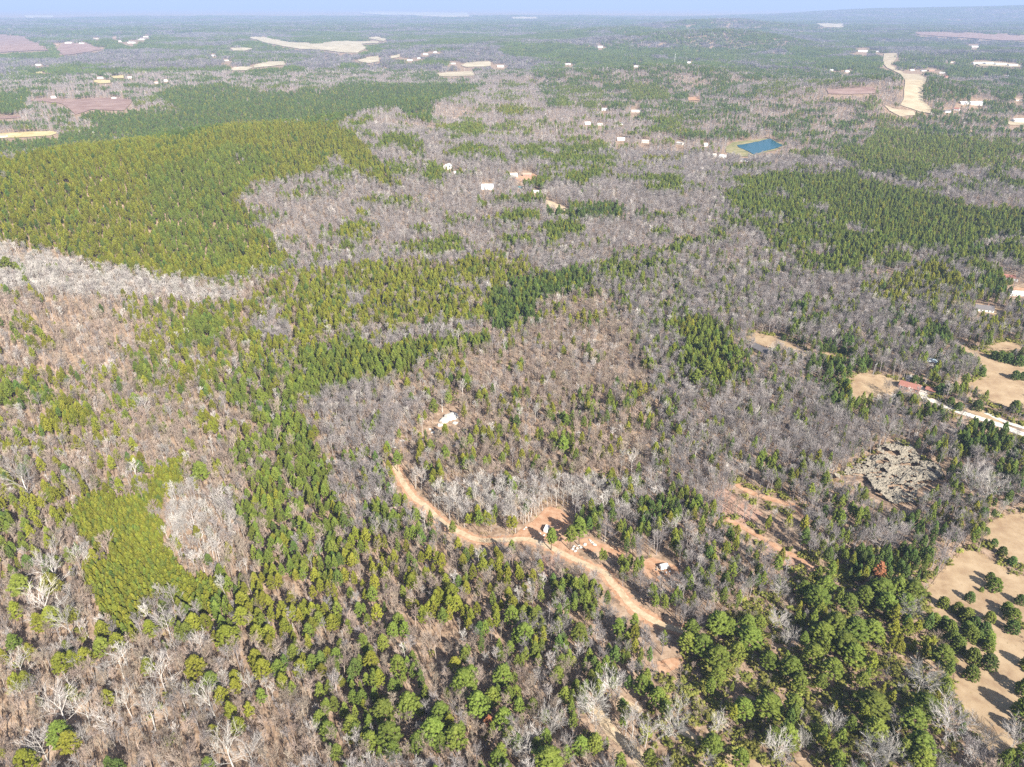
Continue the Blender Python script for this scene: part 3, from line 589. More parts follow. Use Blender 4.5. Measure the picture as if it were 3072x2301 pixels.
gable('trailer_home', 'white trailer home by the end of the dirt road cut', 1612, 578, 13, 4.5, 2.8, .8, D(-18), M['white'], M['white_roof'], 4, cat='trailer')
SMALL = [(1813, 331, 16, 9, 0, 'white', 'white_roof', 'white roofed house with a green lawn on the wooded mid hill slope'),
         (1907, 336, 26, 12, -6, 'cream', 'pale_roof', 'long pale building right of the white roofed hill house'),
         (1762, 373, 14, 9, 12, 'white', 'white_roof', 'bright white house left in the row below the mid hill'),
         (1800, 377, 13, 8, -20, 'cream', 'pale_roof', 'cream house second in the row below the mid hill'),
         (1862, 374, 11, 8, 30, 'white', 'grey_roof', 'small house with a dark roof at the end of that hill row'),
         (1862, 421, 17, 9, 10, 'white', 'white_roof', 'white house behind yellow green pines left of the pond'),
         (1936, 428, 16, 9, -15, 'cream', 'pale_roof', 'pale house halfway between the yellow pines and the pond'),
         (2040, 434, 14, 8, -40, 'cream', 'pale_roof', 'cream house with a tan yard left of the pond'),
         (2116, 438, 8, 6, 20, 'white', 'white_roof', 'small white hut just left of the pond lawn'),
         (2168, 473, 13, 8, -30, 'white', 'white_roof', 'white house at the lower left of the pond lawn'),
         (2233, 484, 15, 9, -18, 'white', 'grey_roof', 'grey roofed house right below the pond'),
         (2142, 470, 8, 6, 10, 'cream', 'pale_roof', 'little pale hut left of the white pond house'),
         (2770, 213, 22, 14, 0, 'white', 'grey_roof', 'grey roofed house right of the upper graded strip'),
         (2793, 213, 26, 14, 0, 'brick', 'tan_roof', 'tan roofed house in the cluster right of the graded strip'),
         (2735, 212, 18, 12, 10, 'white', 'white_roof', 'white house touching the upper graded strip'),
         (2826, 220, 22, 13, -30, 'white', 'pale_roof', 'pale house at the right end of the cluster'),
         (2838, 232, 20, 13, 20, 'brick', 'red_roof', 'red brown house below the right end of the cluster'),
         (2856, 188, 24, 14, 0, 'cream', 'tan_roof', 'tan house far right of the graded strip'),
         (2890, 311, 22, 15, 0, 'white', 'white_roof', 'white barn right of the lower graded strip'),
         (2926, 313, 40, 18, 4, 'white', 'white_roof', 'long white shed right of the white barn'),
         (2840, 336, 20, 10, 20, 'white', 'grey_roof', 'grey roofed house right of the foot of the graded strip'),
         (2868, 330, 16, 9, -40, 'white', 'red_roof', 'red roofed house right of the foot of the graded strip'),
         (3058, 366, 40, 16, 6, 'white', 'white_roof', 'long white roofed building on the pale lot at the right edge'),
         (3056, 302, 26, 14, 0, 'cream', 'tan_roof', 'tan house at the right edge above the pale lot'),
         (3022, 231, 16, 14, 0, 'white', 'white_roof', 'white cube like house alone in the far right wood'),
         (2588, 155, 70, 26, 0, 'white', 'white_roof', 'long white warehouse left of the top of the graded strip'),
         (2630, 156, 26, 20, 0, 'white', 'white_roof', 'short white warehouse beside the long one'),
         (2935, 192, 60, 26, -4, 'white', 'white_roof', 'leftmost white warehouse on the pale far yard'),
         (2965, 193, 46, 26, 6, 'white', 'white_roof', 'second white warehouse from the left on the pale far yard'),
         (3000, 195, 52, 24, -6, 'white', 'white_roof', 'third white warehouse from the left on the pale far yard'),
         (3036, 198, 44, 22, 4, 'white', 'white_roof', 'rightmost white warehouse on the pale far yard'),
         (2924, 141, 60, 24, 0, 'white', 'white_roof', 'lone white shed far above the warehouses'),
         (2494, 212, 16, 12, 0, 'white', 'white_roof', 'white house in the forest left of the graded strip'),
         (2540, 216, 18, 12, 10, 'white', 'white_roof', 'white house nearest the left side of the upper graded strip'),
         (2066, 189, 20, 13, 15, 'white', 'white_roof', 'white house just behind the crest with the radio mast'),
         (1908, 201, 22, 14, -10, 'white', 'white_roof', 'white house on the crest left of the radio mast'),
         (1704, 194, 26, 16, 0, 'white', 'white_roof', 'white house behind the left shoulder of the mid hill'),
         (1800, 142, 34, 26, 0, 'white', 'white_roof', 'white building among the far dark pine blocks'),
         (1502, 201, 34, 16, 0, 'white', 'white_roof', 'white building right of the pale far field'),
         (1277, 164, 30, 18, 0, 'white', 'white_roof', 'white building amid the village of far roofs'),
         (1306, 158, 22, 16, 0, 'white', 'white_roof', 'white roof highest in the village of far roofs'),
         (1258, 176, 20, 14, 0, 'white', 'white_roof', 'white roof leftmost in the village of far roofs'),
         (1230, 182, 28, 16, 0, 'white', 'white_roof', 'white roof lowest in the village of far roofs'),
         (1358, 192, 30, 16, 0, 'white', 'pale_roof', 'pale roof left of the pale far field'),
         (290, 117, 50, 20, 0, 'cream', 'tan_roof', 'tan roofed building at the far left of the distant town'),
         (345, 115, 40, 24, 0, 'brick', 'tan_roof', 'orange brown building in the distant town'),
         (362, 125, 34, 22, 0, 'white', 'pale_roof', 'pale building right of the orange brown one in the distant town'),
         (395, 129, 50, 22, 0, 'white', 'white_roof', 'white building in the middle of the distant town'),
         (425, 119, 56, 22, 0, 'white', 'pale_roof', 'pale building at the right of the distant town'),
         (440, 111, 60, 20, 0, 'white', 'grey_roof', 'dark roofed building behind the right of the distant town'),
         (172, 135, 28, 18, 0, 'brick', 'tan_roof', 'tan house left of the far mauve clearcut'),
         (206, 130, 46, 16, 0, 'white', 'white_roof', 'white row building above the far mauve clearcut'),
         (246, 132, 34, 16, 0, 'white', 'white_roof', 'short white building above the far mauve clearcut'),
         (116, 196, 24, 12, 0, 'white', 'white_roof', 'white house at the left below the far clearcuts'),
         (302, 236, 20, 10, 0, 'white', 'white_roof', 'white house behind the yellow far field'),
         (390, 234, 18, 11, 20, 'white', 'pale_roof', 'pale house right of the two yellow far fields'),
         (470, 249, 18, 11, 0, 'white', 'tan_roof', 'tan roofed house alone right of the yellow far fields'),
         (498, 244, 12, 8, 0, 'white', 'white_roof', 'tiny white house right of the tan roofed one'),
         (162, 294, 14, 8, 0, 'white', 'white_roof', 'white house at the top edge of the red clearing'),
         (343, 297, 13, 9, 0, 'white', 'pale_roof', 'pale house at the right edge of the red clearing'),
         (12, 412, 14, 9, 0, 'white', 'tan_roof', 'pale house on the yellow field at the left edge'),
         (640, 168, 26, 14, 0, 'white', 'white_roof', 'white house left of the long pale field'),
         (680, 183, 26, 14, 0, 'cream', 'pale_roof', 'pale house below the long pale field'),
         (708, 205, 22, 12, 0, 'white', 'tan_roof', 'pink tan house on the small pale field')]
for i, (px, py, L, Wd, yaw, wl, rf, lab) in enumerate(SMALL):
    big = L > 30
    gable('warehouse' if big and wl == 'white' else 'house', lab, px, py, L, Wd, 6 if big else 3.4, 2.2 if big else 2.6, D(yaw), M[wl], M[rf], 3 if py > 300 else 0, base=3, cat='warehouse' if big and wl == 'white' else 'house', over=.5)

# mast, pole, trailer, stones, junk
def mast(px, py, h, label, name='radio_mast'):
    x, y, z = ground(px, py); t = thing(name, label, 'mast', (x, y, z))
    m = MB(); r = 1.1
    for k in range(3):
        a = k * 2.094; m.tube([(r * math.cos(a), r * math.sin(a), -2), (r * .6 * math.cos(a), r * .6 * math.sin(a), h)], [.28, .2], 4, tip=False)
    n = int(h / 3)
    for i in range(n):
        for k in range(3):
            a, b = k * 2.094, (k + 1) * 2.094; s0 = r * (1 - .4 * i / n); s1 = r * (1 - .4 * (i + 1) / n)
            m.tube([(s0 * math.cos(a), s0 * math.sin(a), i * 3), (s1 * math.cos(b), s1 * math.sin(b), i * 3 + 3)], [.1, .1], 3, tip=False)
    obj('lattice', m.mesh('lattice', M['white']), t)
    obj('antenna', MB().tube([(0, 0, h), (0, 0, h + 5)], [.12, .1], 5, tip=False).mesh('antenna', M['steel']), t)
mast(2023, 195, 55, 'slender white radio mast on the crest of the mid hill')
mast(2195, 84, 60, 'distant white mast on the far hill top')
def pole(px, py, h, label):
    x, y, z = ground(px, py); t = thing('utility_pole', label, 'pole', (x, y, z), .6)
    obj('post', MB().tube([(0, 0, -.5), (0, 0, h)], [.19, .13], 8, tip=False).mesh('post', M['steel']), t)
    obj('lamp_arm', MB().tube([(0, 0, h - .4), (.7, 0, h + .3), (1.9, 0, h + .35)], [.06, .06, .05], 5, tip=False).mesh('lamp_arm', M['steel']), t)
    obj('lamp', MB().box(1.5, 2.3, -.16, .16, h + .22, h + .38).mesh('lamp', M['white']), t)
pole(2618, 1127, 10, 'pale street light pole on the tan lawn left of the red roofed house')

def trailer(px, py, yaw, label):
    x, y, z = ground(px, py); t = thing('camper_trailer', label, 'trailer', (x, y, z + .1), yaw)
    b = MB(); prof = [(-2.5, .55), (2.3, .55), (2.6, 1.1), (2.5, 2.2), (2.0, 2.65), (-2.2, 2.65), (-2.55, 2.2)]
    n = len(prof); V = [(a, s * 1.15, c) for s in (-1, 1) for a, c in prof]
    b.add(V, [tuple(range(n)), tuple(range(2 * n - 1, n - 1, -1))] + [(i, i + n, (i + 1) % n + n, (i + 1) % n) for i in range(n)])
    obj('body', b.mesh('body', M['white']), t)
    obj('roof_vent', MB().box(-.3, .3, -.3, .3, 2.65, 2.8).mesh('roof_vent', M['steel']), t)
    wm = MB().box(-.45, .45, -.02, .02, -.3, .3).mesh('window', M['glass'])
    for s in (-1, 1):
        for a in (-1.5, 1.4):
            obj('window', wm, t).location = (a, s * 1.165, 1.8)
        w = obj('wheel', None, t) if False else obj('wheel', MB().tube([(0, -.1, 0), (0, .1, 0)], [.34, .34], 14, tip=False).add([(.3 * math.cos(k * .449), sy, .3 * math.sin(k * .449)) for sy in (-.09, .09) for k in range(14)], [tuple(range(14)), tuple(range(27, 13, -1))]).mesh('wheel', M['rubber']), t)
        w.location = (-.2, s * 1.1, .34)
    obj('door', MB().box(-.35, .35, -.02, .02, 0, 1.7).mesh('door', M['cream']), t).location = (0, -1.17, .65)
    obj('hitch', MB().tube([(2.5, -.5, .5), (3.6, 0, .5)], [.06, .06], 5, tip=False).tube([(2.5, .5, .5), (3.6, 0, .5)], [.06, .06], 5, tip=False).mesh('hitch', M['steel']), t)
trailer(1992, 1706, D(15), 'small white camper trailer on the orange yard among pines')
trailer(1640, 1592, D(70), 'old white camper trailer in the clearing above the road')

def rock_mesh(seed, sx, sy, sz, name='stone', flat=.0):
    bm = bmesh.new(); bmesh.ops.create_icosphere(bm, subdivisions=3, radius=1.0)
    for v in bm.verts:
        p = v.co.copy(); n = mnoise.noise(p * 1.3 + Vector((seed * 3.1, 0, 0))) * .35 + mnoise.noise(p * 3.1 + Vector((0, seed * 1.7, 0))) * .16
        q = p * (1 + n); q.z = max(q.z, -.35)
        if q.z > .45 + flat: q.z = .45 + flat + (q.z - .45 - flat) * .35
        v.co = (q.x * sx, q.y * sy, q.z * sz)
    me = bpy.data.meshes.new(name); bm.to_mesh(me); bm.free(); me.materials.append(M['stone']); return me
def rock(px, py, sx, sy, sz, yaw, seed, label, group=None):
    x, y, z = ground(px, py); o = obj('boulder', rock_mesh(seed, sx, sy, sz), label=label, category='boulder')
    o.location = (x, y, z + sz * .2); o.rotation_euler = (0, 0, yaw)
    if group: o['group'] = group
rock(1356, 1252, 5.4, 4.2, 3.6, .5, 1, 'biggest white boulder of the outcrop on the brown knoll')
rock(1334, 1262, 4.2, 3.0, 2.6, .9, 2, 'white boulder split off the left side of the biggest one')
rock(1320, 1276, 2.2, 1.7, 1.6, .3, 3, 'smaller white boulder at the lower left of the outcrop')
rock(1366, 1270, 1.9, 1.6, 1.3, .2, 9, 'pale boulder below the right side of the outcrop')
rock(1290, 1288, 1.6, 1.0, .9, -.6, 4, 'low pale stone left of the white outcrop')
rock(1298, 1298, 1.5, 1.2, .8, .4, 5, 'low pale stone just below another, left of the outcrop')
rock(1206, 1322, 2.3, 1.0, .5, -.5, 6, 'flat pale slab lying in the leaves left of the outcrop')
rock(1182, 1341, 1.8, 1.0, .5, -.3, 7, 'flat pale slab nearest the top of the dirt road')
rock(1366, 1338, 1.8, 1.4, .7, .4, 8, 'flat cream stone in the leaves below the outcrop')
clear([(1318, 1236), (1382, 1226), (1392, 1266), (1372, 1282), (1310, 1292), (1305, 1270)]); clear([(1280, 1276), (1312, 1280), (1308, 1306), (1282, 1302)])
clear([(1190, 1306), (1222, 1318), (1222, 1332), (1196, 1330)])
rr = random.Random(4)
for i, (px, py) in enumerate([(1722, 1640), (1731, 1646), (1726, 1654), (1737, 1636), (1744, 1642), (1718, 1648), (1770, 1622), (1776, 1628), (1755, 1634), (1783, 1634)]):
    rock(px, py, rr.uniform(.7, 1.3), rr.uniform(.6, 1.1), rr.uniform(.5, .9), rr.uniform(0, 3), 20 + i, ('leftmost low white block of the rubble heap beside the dirt road', 'white block in the middle of the rubble heap, nearest the road', 'lowest white block of the rubble heap beside the road', 'upper white block in the rubble heap beside the road', 'rightmost white block of the close rubble heap by the road', 'small white block on the left fringe of the rubble heap', 'white block lying right of the heap, uppermost of three', 'white block under another, just left of the cut logs', 'lone white block between the rubble heap and the cut logs', 'white block closest to the cut logs')[i], 'white rubble blocks beside the dirt road')
for i, (px, py) in enumerate([(1572, 1588), (1578, 1583), (1620, 1600), (1632, 1606)]):
    rock(px, py, rr.uniform(.6, 1.0), rr.uniform(.5, .8), rr.uniform(.4, .7), rr.uniform(0, 3), 40 + i, ('pale stone nearest the road at the left of the orange clearing', 'pale stone at the upper left of the orange clearing', 'pale stone left of the old camper in the orange clearing', 'pale stone below the old camper in the orange clearing')[i], 'pale stones on the orange clearing')
x0, y0, _ = ground(1850, 1632)
logm = MB().tube([(-4, 0, 0), (4, 0, 0)], [.22, .16], 8, tip=False).mesh('log', M['lumber'])
for i in range(9):
    a = x0 + rr.uniform(-4, 4); b = y0 + 4.5 - i * 1.1
    o = obj('log', logm, label=('uppermost', 'second', 'third', 'fourth', 'middle', 'sixth', 'seventh', 'eighth', 'lowest')[i] + ' pale log of the cut logs scattered right of the road', category='log', group='cut logs on the bare strip'); o.location = (a, b, tz(a, b) + .4 + rr.uniform(0, .3)); o.rotation_euler = (rr.uniform(-.05, .05), rr.uniform(-.08, .08), D(-35) + rr.uniform(-.3, .3)); o.scale = (rr.uniform(.5, 1), 1, 1)
for i, (dx, dy, s) in enumerate([(-3.5, .5, .9), (-4.5, -1.2, .7), (2.6, -2.5, .8), (-1.5, -3.0, 1.0), (-2.6, -3.6, .6), (.6, -3.4, .7)]):
    x, y, _ = ground(1992, 1706); a, b = x + dx, y + dy
    me = MB().box(-.5, .5, -.4, .4, 0, .7).box(-.56, .56, -.46, .46, .7, .78).mesh('crate', M[('wood', 'grey_roof', 'white')[i % 3]])
    o = obj('crate', me, label=('weathered wooden', 'dark', 'white')[i % 3] + ' crate lying ' + ('left of', 'left of', 'right of', 'below', 'below', 'below')[i] + ' the white camper trailer', category='crate', group='junk around the white trailer'); o.location = (a, b, tz(a, b)); o.scale = (s * 1.4, s * 1.2, s); o.rotation_euler = (0, 0, rr.uniform(0, 3))
for p in ([(1970, 1680), (2020, 1680), (2020, 1722), (1970, 1722)], [(1714, 1622), (1792, 1612), (1792, 1662), (1714, 1666)], [(1624, 1572), (1658, 1572), (1658, 1606), (1624, 1606)]): clear(p)

# ------------------------------------------------------------------ dead vines smothering a patch of wood
def vines():
    W = np.array([ground(*p)[:2] for p in KUDZU]); lo, hi = W.min(0), W.max(0); st = .55
    X, Y = np.meshgrid(np.arange(lo[0], hi[0], st), np.arange(lo[1], hi[1], st)); ins = np.zeros(X.shape, bool)
    for (ax, ay), (bx, by) in zip(W, np.roll(W, -1, 0)):
        with np.errstate(divide='ignore', invalid='ignore'): ins ^= ((ay > Y) != (by > Y)) & (X < (bx - ax) * (Y - ay) / (by - ay) + ax)
    big = vnoise(X, Y, 11, 31); mid = vnoise(X, Y, 4.2, 32); fin = vnoise(X, Y, 1.5, 33)
    Z = terrain(X.ravel(), Y.ravel()).reshape(X.shape) + np.clip((big - .3) * 6, 0, 3.2) + mid * 1.4 + np.abs(fin - .5) * 1.6 + .2
    hole = (vnoise(X, Y, 1.6, 34) < .16) | (vnoise(X * .45 + Y * .2, Y * 1.0, 2.6, 35) < .15)
    cr = vnoise(X, Y, .55, 36); Z += cr * .7
    ny, nx = X.shape; idx = np.arange(nx * ny).reshape(ny, nx)
    ok = ins & ~hole; q = ok[:-1, :-1] & ok[1:, :-1] & ok[:-1, 1:] & ok[1:, 1:]
    F = np.stack([idx[:-1, :-1][q], idx[:-1, 1:][q], idx[1:, 1:][q], idx[1:, :-1][q]], 1)
    V = np.stack([X.ravel(), Y.ravel(), Z.ravel()], 1)
    use = np.unique(F); mp = -np.ones(len(V), int); mp[use] = np.arange(len(use))
    me = raw_mesh('dead_vines', V[use], mp[F], M['vine']); o = obj('dead_vines', me, kind='stuff', label='tangled grey tan mat of dead vines draped over low growth', category='vines')
vines()
# ------------------------------------------------------------------ tree models (real size, metres)
def rot(v, ax, a): 
    from mathutils import Matrix
    return Matrix.Rotation(a, 3, ax) @ v
def branch_dir(d, ang, az):
    u = d.cross(Vector((.31, .2, .93))); u = u.normalized() if u.length > 1e-3 else Vector((1, 0, 0))
    return rot(rot(d, u, ang), d, az)
def bare_parts(seed, h, r, kind='forest', lo=False):
    """trunk and crown of a leafless tree, as two mesh builders"""
    R = random.Random(seed); T, Cn = MB(), MB()
    fork = {'forest': .42, 'spread': .22, 'sapling': .30, 'round': .18}[kind]
    lean = Vector((R.uniform(-.05, .05), R.uniform(-.05, .05), 1)).normalized()
    tr = h * .013 + .05
    if lo: tr *= 1.5
    top = lean * h * (.86 if kind in ('forest', 'sapling') else .6)
    ax = [lean * h * t + Vector((R.uniform(-1, 1), R.uniform(-1, 1), 0)) * .018 * h * (t > 0) * (t < 1) for t in (0, .25, .5, .75)] + [top]
    ax[0].z = -.6
    def at(t):
        k = min(int(t / .25), 3); f = t / .25 - k; return ax[k].lerp(ax[k + 1], min(f, 1))
    T.tube(ax, [tr, tr * .85, tr * .62, tr * .36, .03], 4 if lo else 6)
    nl = {'forest': 9, 'spread': 9, 'sapling': 6, 'round': 18}[kind]
    if lo: nl = max(5, nl - 3)
    for i in range(nl):
        t = fork + (.96 - fork) * (i + R.random() * .7) / nl
        p = at(t); az = i * 2.4 + R.uniform(-.4, .4)
        up = {'forest': R.uniform(.45, .85), 'spread': R.uniform(.6, 1.05), 'sapling': R.uniform(.35, .6), 'round': R.uniform(.5, 1.25)}[kind]
        d = branch_dir(lean, up, az)
        L = r * R.uniform(.85, 1.25) * (1.15 - .5 * max(0, t - .5) * 2 * (kind != 'round'))
        if kind == 'spread': L *= 1.1
        mid = p + d * L * .5 + Vector((0, 0, L * .08)); end = p + d * L + Vector((0, 0, L * .30))
        rl = tr * .46 * (1.1 - t * .5)
        Cn.tube([p, mid, end], [rl, rl * .65, .02], 3)
        nb = 4 if lo else 6
        for b in range(nb):
            s = .25 + .7 * (b + R.random() * .6) / nb
            q = p.lerp(mid, s * 2) if s < .5 else mid.lerp(end, s * 2 - 1)
            d2 = branch_dir((end - p).normalized(), R.uniform(.5, .95), R.uniform(0, 6.28)); d2.z += .25; d2.normalize()
            L2 = L * R.uniform(.35, .6) * (1.15 - s * .4); e2 = q + d2 * L2
            rb = .062 if not lo else .10
            Cn.tube([q, e2], [rb, .02], 3)
            nw = 4 if lo else 12 if kind == 'round' else 9
            for k in range(nw):
                s2 = .2 + .8 * (k + R.random()) / nw; q2 = q.lerp(e2, min(s2, 1)); d3 = branch_dir(d2, R.uniform(.35, .9), R.uniform(0, 6.28)); d3.z += .2
                L3 = R.uniform(.7, 1.5) * (r / 3.0) ** .6; rw = .028 if not lo else .10
                Cn.tube([q2, q2 + d3.normalized() * L3], [rw, 0], 3)
    return T, Cn
ICO_V, ICO_F = [], []
_b = bmesh.new(); bmesh.ops.create_icosphere(_b, subdivisions=1, radius=1.0); _b.verts.ensure_lookup_table()
ICO_V = [v.co.copy() for v in _b.verts]; ICO_F = [tuple(v.index for v in f.verts) for f in _b.faces]; _b.free()
def clump(B, c, s, R, spikes, mi=0, fl=.75):
    V = [tuple(c + Vector((v.x, v.y, v.z * fl)) * s * R.uniform(.62, 1.15)) for v in ICO_V]
    B.add(V, ICO_F, mi)
    for k in range(spikes):
        d = Vector((R.gauss(0, 1), R.gauss(0, 1), R.gauss(.35, .8))).normalized(); u = d.cross(Vector((.2, .5, .8))).normalized()
        p = c + Vector((d.x, d.y, d.z * fl)) * s * .7
        B.add([tuple(p - u * s * .20), tuple(p + u * s * .20), tuple(p + d * s * R.uniform(.55, .95))], [(0, 1, 2)], mi)
def pine_parts(seed, h, r, kind, lo=False, fine=1.0):
    R = random.Random(seed); T, Cn = MB(), MB()
    T.tube([(0, 0, -.6), (R.uniform(-.1, .1), R.uniform(-.1, .1), h * .5), (0, 0, h * .95)], [.022 * h * .7, .015 * h * .7, .03], 4 if lo else 6)
    base = {'mature': .42, 'slim': .34, 'young': .10, 'broad': .08}[kind]
    n = {'mature': 84, 'slim': 70, 'young': 54, 'broad': 120}[kind]
    n = int(n * fine)
    if lo: n = {'mature': 20, 'slim': 18, 'young': 16, 'broad': 26}[kind]
    for i in range(n):
        t = (i + R.random()) / n
        zf = base + (1 - base) * t ** .9
        if kind in ('mature', 'slim'): prof = math.sin(math.pi * min(1, (.16 + .84 * t)) ** .85) ** .7 * (1.05 - .3 * t)
        elif kind == 'young': prof = (1 - t) ** .75 * .95 + .06
        else: prof = math.sqrt(max(0, 1 - (t * 1.25 - .25) ** 2)) * .95
        az = i * 2.39996 + R.uniform(-.5, .5); rr_ = r * prof * math.sqrt(R.uniform(.18, 1.0)) * R.uniform(.85, 1.18)
        c = Vector((rr_ * math.cos(az), rr_ * math.sin(az), h * zf + R.uniform(-.3, .3)))
        s = {'mature': .78, 'slim': .66, 'young': .52, 'broad': .80}[kind] * R.uniform(.7, 1.25) * (1.55 if lo else fine ** -.4)
        if kind == 'broad': s *= r / 4.2
        clump(Cn, c, s, R, 3 if lo else 7)
        if not lo and i % 3 == 0: Cn.tube([(0, 0, h * zf - .7), tuple(c)], [.05, .02], 3, 1)
    clump(Cn, Vector((0, 0, h * .97)), .45 if not lo else .7, R, 5)
    return T, Cn
def join(a, b, mi):
    J = MB(); J.add(a.v, a.f, 0); J.add(b.v, b.f, 1); J.m = [0] * len(a.f) + [1 + m if m == 0 else 0 for m in b.m]; return J
HID = {}
def proto(col, name, me):
    o = bpy.data.objects.new(name, me); HID.setdefault(col, bpy.data.collections.new(col)).objects.link(o)
PINE_SPEC = [('mature', 17, 3.0), ('slim', 16, 2.3), ('young', 10.5, 1.9), ('broad', 9, 4.2), ('mature', 15.5, 3.3)]
BARE_SPEC = [('forest', 16.5, 3.0), ('forest', 14.5, 2.6), ('spread', 14, 4.6), ('sapling', 10, 1.5), ('round', 10, 4.6)]
PMESH, BMESH = {}, {}
for s, (k, h, r) in enumerate(PINE_SPEC):
    T, Cn = pine_parts(50 + s, h, r, k, fine=2.1 if s >= 3 else 1.25); L1, L2 = pine_parts(80 + s, h, r, k, True)
    for c in range(3):
        PMESH[s, c] = (T.mesh('trunk', M['pine_bark']), Cn.mesh('crown', [M['pine'][c], M['pine_bark']]))
        proto('pine_kinds', 'pine_kind_%02d' % (s * 3 + c), join(T, Cn, 0).mesh('pine', [M['pine_bark'], M['pine'][c]]))
        proto('far_pine_kinds', 'far_pine_kind_%02d' % (s * 3 + c), join(L1, L2, 0).mesh('far_pine', [M['pine_bark'], M['pine'][c]]))
for s, (k, h, r) in enumerate(BARE_SPEC):
    T, Cn = bare_parts(150 + s, h, r, k); L1, L2 = bare_parts(180 + s, h, r, k, True)
    for c in range(3):
        BMESH[s, c] = (T.mesh('trunk', M['bark'][c]), Cn.mesh('crown', M['bark'][c]))
        J = MB(); J.add(T.v, T.f).add(Cn.v, Cn.f); proto('bare_kinds', 'bare_kind_%02d' % (s * 3 + c), J.mesh('bare', M['bark'][c]))
        J = MB(); J.add(L1.v, L1.f).add(L2.v, L2.f); proto('far_bare_kinds', 'far_bare_kind_%02d' % (s * 3 + c), J.mesh('far_bare', M['bark'][c]))
RUST = pine_parts(99, 14, 2.6, 'slim'); RUSTM = (RUST[0].mesh('trunk', M['pine_bark']), RUST[1].mesh('crown', [M['rust'], M['pine_bark']]))
# undergrowth kinds: dry brush, leafy shrub, broom grass tuft
for v in range(2):
    R = random.Random(300 + v); b = MB()
    for i in range(26):
        a = R.uniform(0, 6.28); d = Vector((math.cos(a) * R.uniform(.2, .9), math.sin(a) * R.uniform(.2, .9), 1)).normalized(); p = Vector((R.uniform(-.8, .8), R.uniform(-.8, .8), 0))
        b.tube([p, p + d * R.uniform(.7, 2.2)], [.05, 0], 3)
    proto('undergrowth_kinds', 'growth_%d' % v, b.mesh('brush', M['brush']))
for v in range(2):
    R = random.Random(310 + v); b = MB()
    for i in range(15): clump(b, Vector((R.gauss(0, .7), R.gauss(0, .7), R.uniform(.3, 1.9))), R.uniform(.3, .6), R, 5)
    proto('undergrowth_kinds', 'growth_%d' % (v + 2), b.mesh('shrub', M['shrub']))
R = random.Random(320); b = MB()
for i in range(34):
    a = R.uniform(0, 6.28); p = Vector((R.gauss(0, .6), R.gauss(0, .6), 0)); d = Vector((math.cos(a) * .35, math.sin(a) * .35, 1)).normalized(); b.tube([p, p + d * R.uniform(.5, 1.1)], [.09, 0], 3)
proto('undergrowth_kinds', 'growth_4', b.mesh('tuft', M['tuft']))
# far woods: groves of simple trees
def grove(seed, mode, size=46.0):
    R = random.Random(seed); B = MB(); mats = [M['pine'][2], M['pine'][0], M['shaded_bark'], M['bark'][0], M['pine_bark']]
    n = 30
    for i in range(n):
        gx, gy = R.uniform(-size / 2, size / 2), R.uniform(-size / 2, size / 2); h = R.uniform(11, 19)
        pine = R.random() < {'pine': .96, 'bare': .06, 'mix': .45}[mode]
        if pine:
            mi = 0 if R.random() < .7 else 1
            for k in range(5): clump(B, Vector((gx + R.uniform(-1.6, 1.6), gy + R.uniform(-1.6, 1.6), h * (.35 + .16 * k))), (3.4 - .45 * k) * R.uniform(.8, 1.1), R, 3, mi)
        else:
            mi = 2 if R.random() < .75 else 3  # mostly the bark with crown shade in its colour
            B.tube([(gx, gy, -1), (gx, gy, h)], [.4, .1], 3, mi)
            for k in range(46):
                a = R.uniform(0, 6.28); z = h * R.uniform(.3, .85); L = R.uniform(1.8, 4.4); q = Vector((gx + R.uniform(-1.4, 1.4), gy + R.uniform(-1.4, 1.4), z))
                B.tube([q, q + Vector((math.cos(a) * L * .7, math.sin(a) * L * .7, L * .8))], [.28, 0], 3, mi)
    return B.mesh('grove_' + mode, mats)
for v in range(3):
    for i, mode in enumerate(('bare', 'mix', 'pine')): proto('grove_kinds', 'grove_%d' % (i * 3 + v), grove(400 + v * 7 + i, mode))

# ------------------------------------------------------------------ trees picked out one by one: photo pixel of the crown's middle, crown radius in pixels
def T1(x, y): return .4629 * x, 1725 + .4629 * y
def T2(x, y): return 1024 + .4629 * x, 1725 + .4629 * y
def T3(x, y): return 2048 + .4629 * x, 1725 + .4629 * y
PLACED = []                                                        # (kind, px, py, r px, shape, hue, colour word)
for x, y, r in [(1040, 640, 95), (1070, 300, 85), (400, 860, 115), (960, 880, 90), (1360, 800, 85), (660, 640, 60), (760, 560, 70), (1000, 780, 60), (250, 1090, 85), (440, 300, 90), (530, 1060, 60), (820, 820, 70), (1290, 450, 70), (700, 980, 65), (1180, 790, 60), (290, 180, 100), (130, 590, 70), (1480, 1120, 110), (1610, 1150, 95), (2030, 1000, 55), (1130, 470, 60), (640, 930, 60), (1070, 900, 60), (1610, 700, 60), (130, 760, 60), (530, 850, 80)]: PLACED.append(('bare', *T1(x, y), r * .46, 2, 1, 'pale'))
for x, y, r in [(1740, 740, 90), (1640, 860, 100), (1540, 830, 65), (1360, 970, 95), (1200, 1120, 90), (1260, 1040, 60), (1460, 1110, 70), (1850, 960, 65), (1980, 1010, 80), (2130, 990, 90), (2190, 850, 60), (1540, 490, 55), (720, 870, 45), (1900, 1110, 60)]: PLACED.append(('bare', *T2(x, y), r * .46, 4 if r > 85 else 2, 1, 'white'))
for x, y, r in [(1475, 245, 68), (1550, 680, 92), (1735, 960, 105), (975, 980, 62), (235, 970, 52), (780, 1070, 45), (610, 1135, 82), (1240, 1160, 90), (1350, 1150, 80), (1375, 940, 40), (620, 300, 62), (630, 100, 55), (1960, 1085, 60), (2170, 1050, 70), (700, 420, 55), (1640, 1190, 50)]: PLACED.append(('bare', *T3(x, y), r * .46, 4, 1, 'white'))
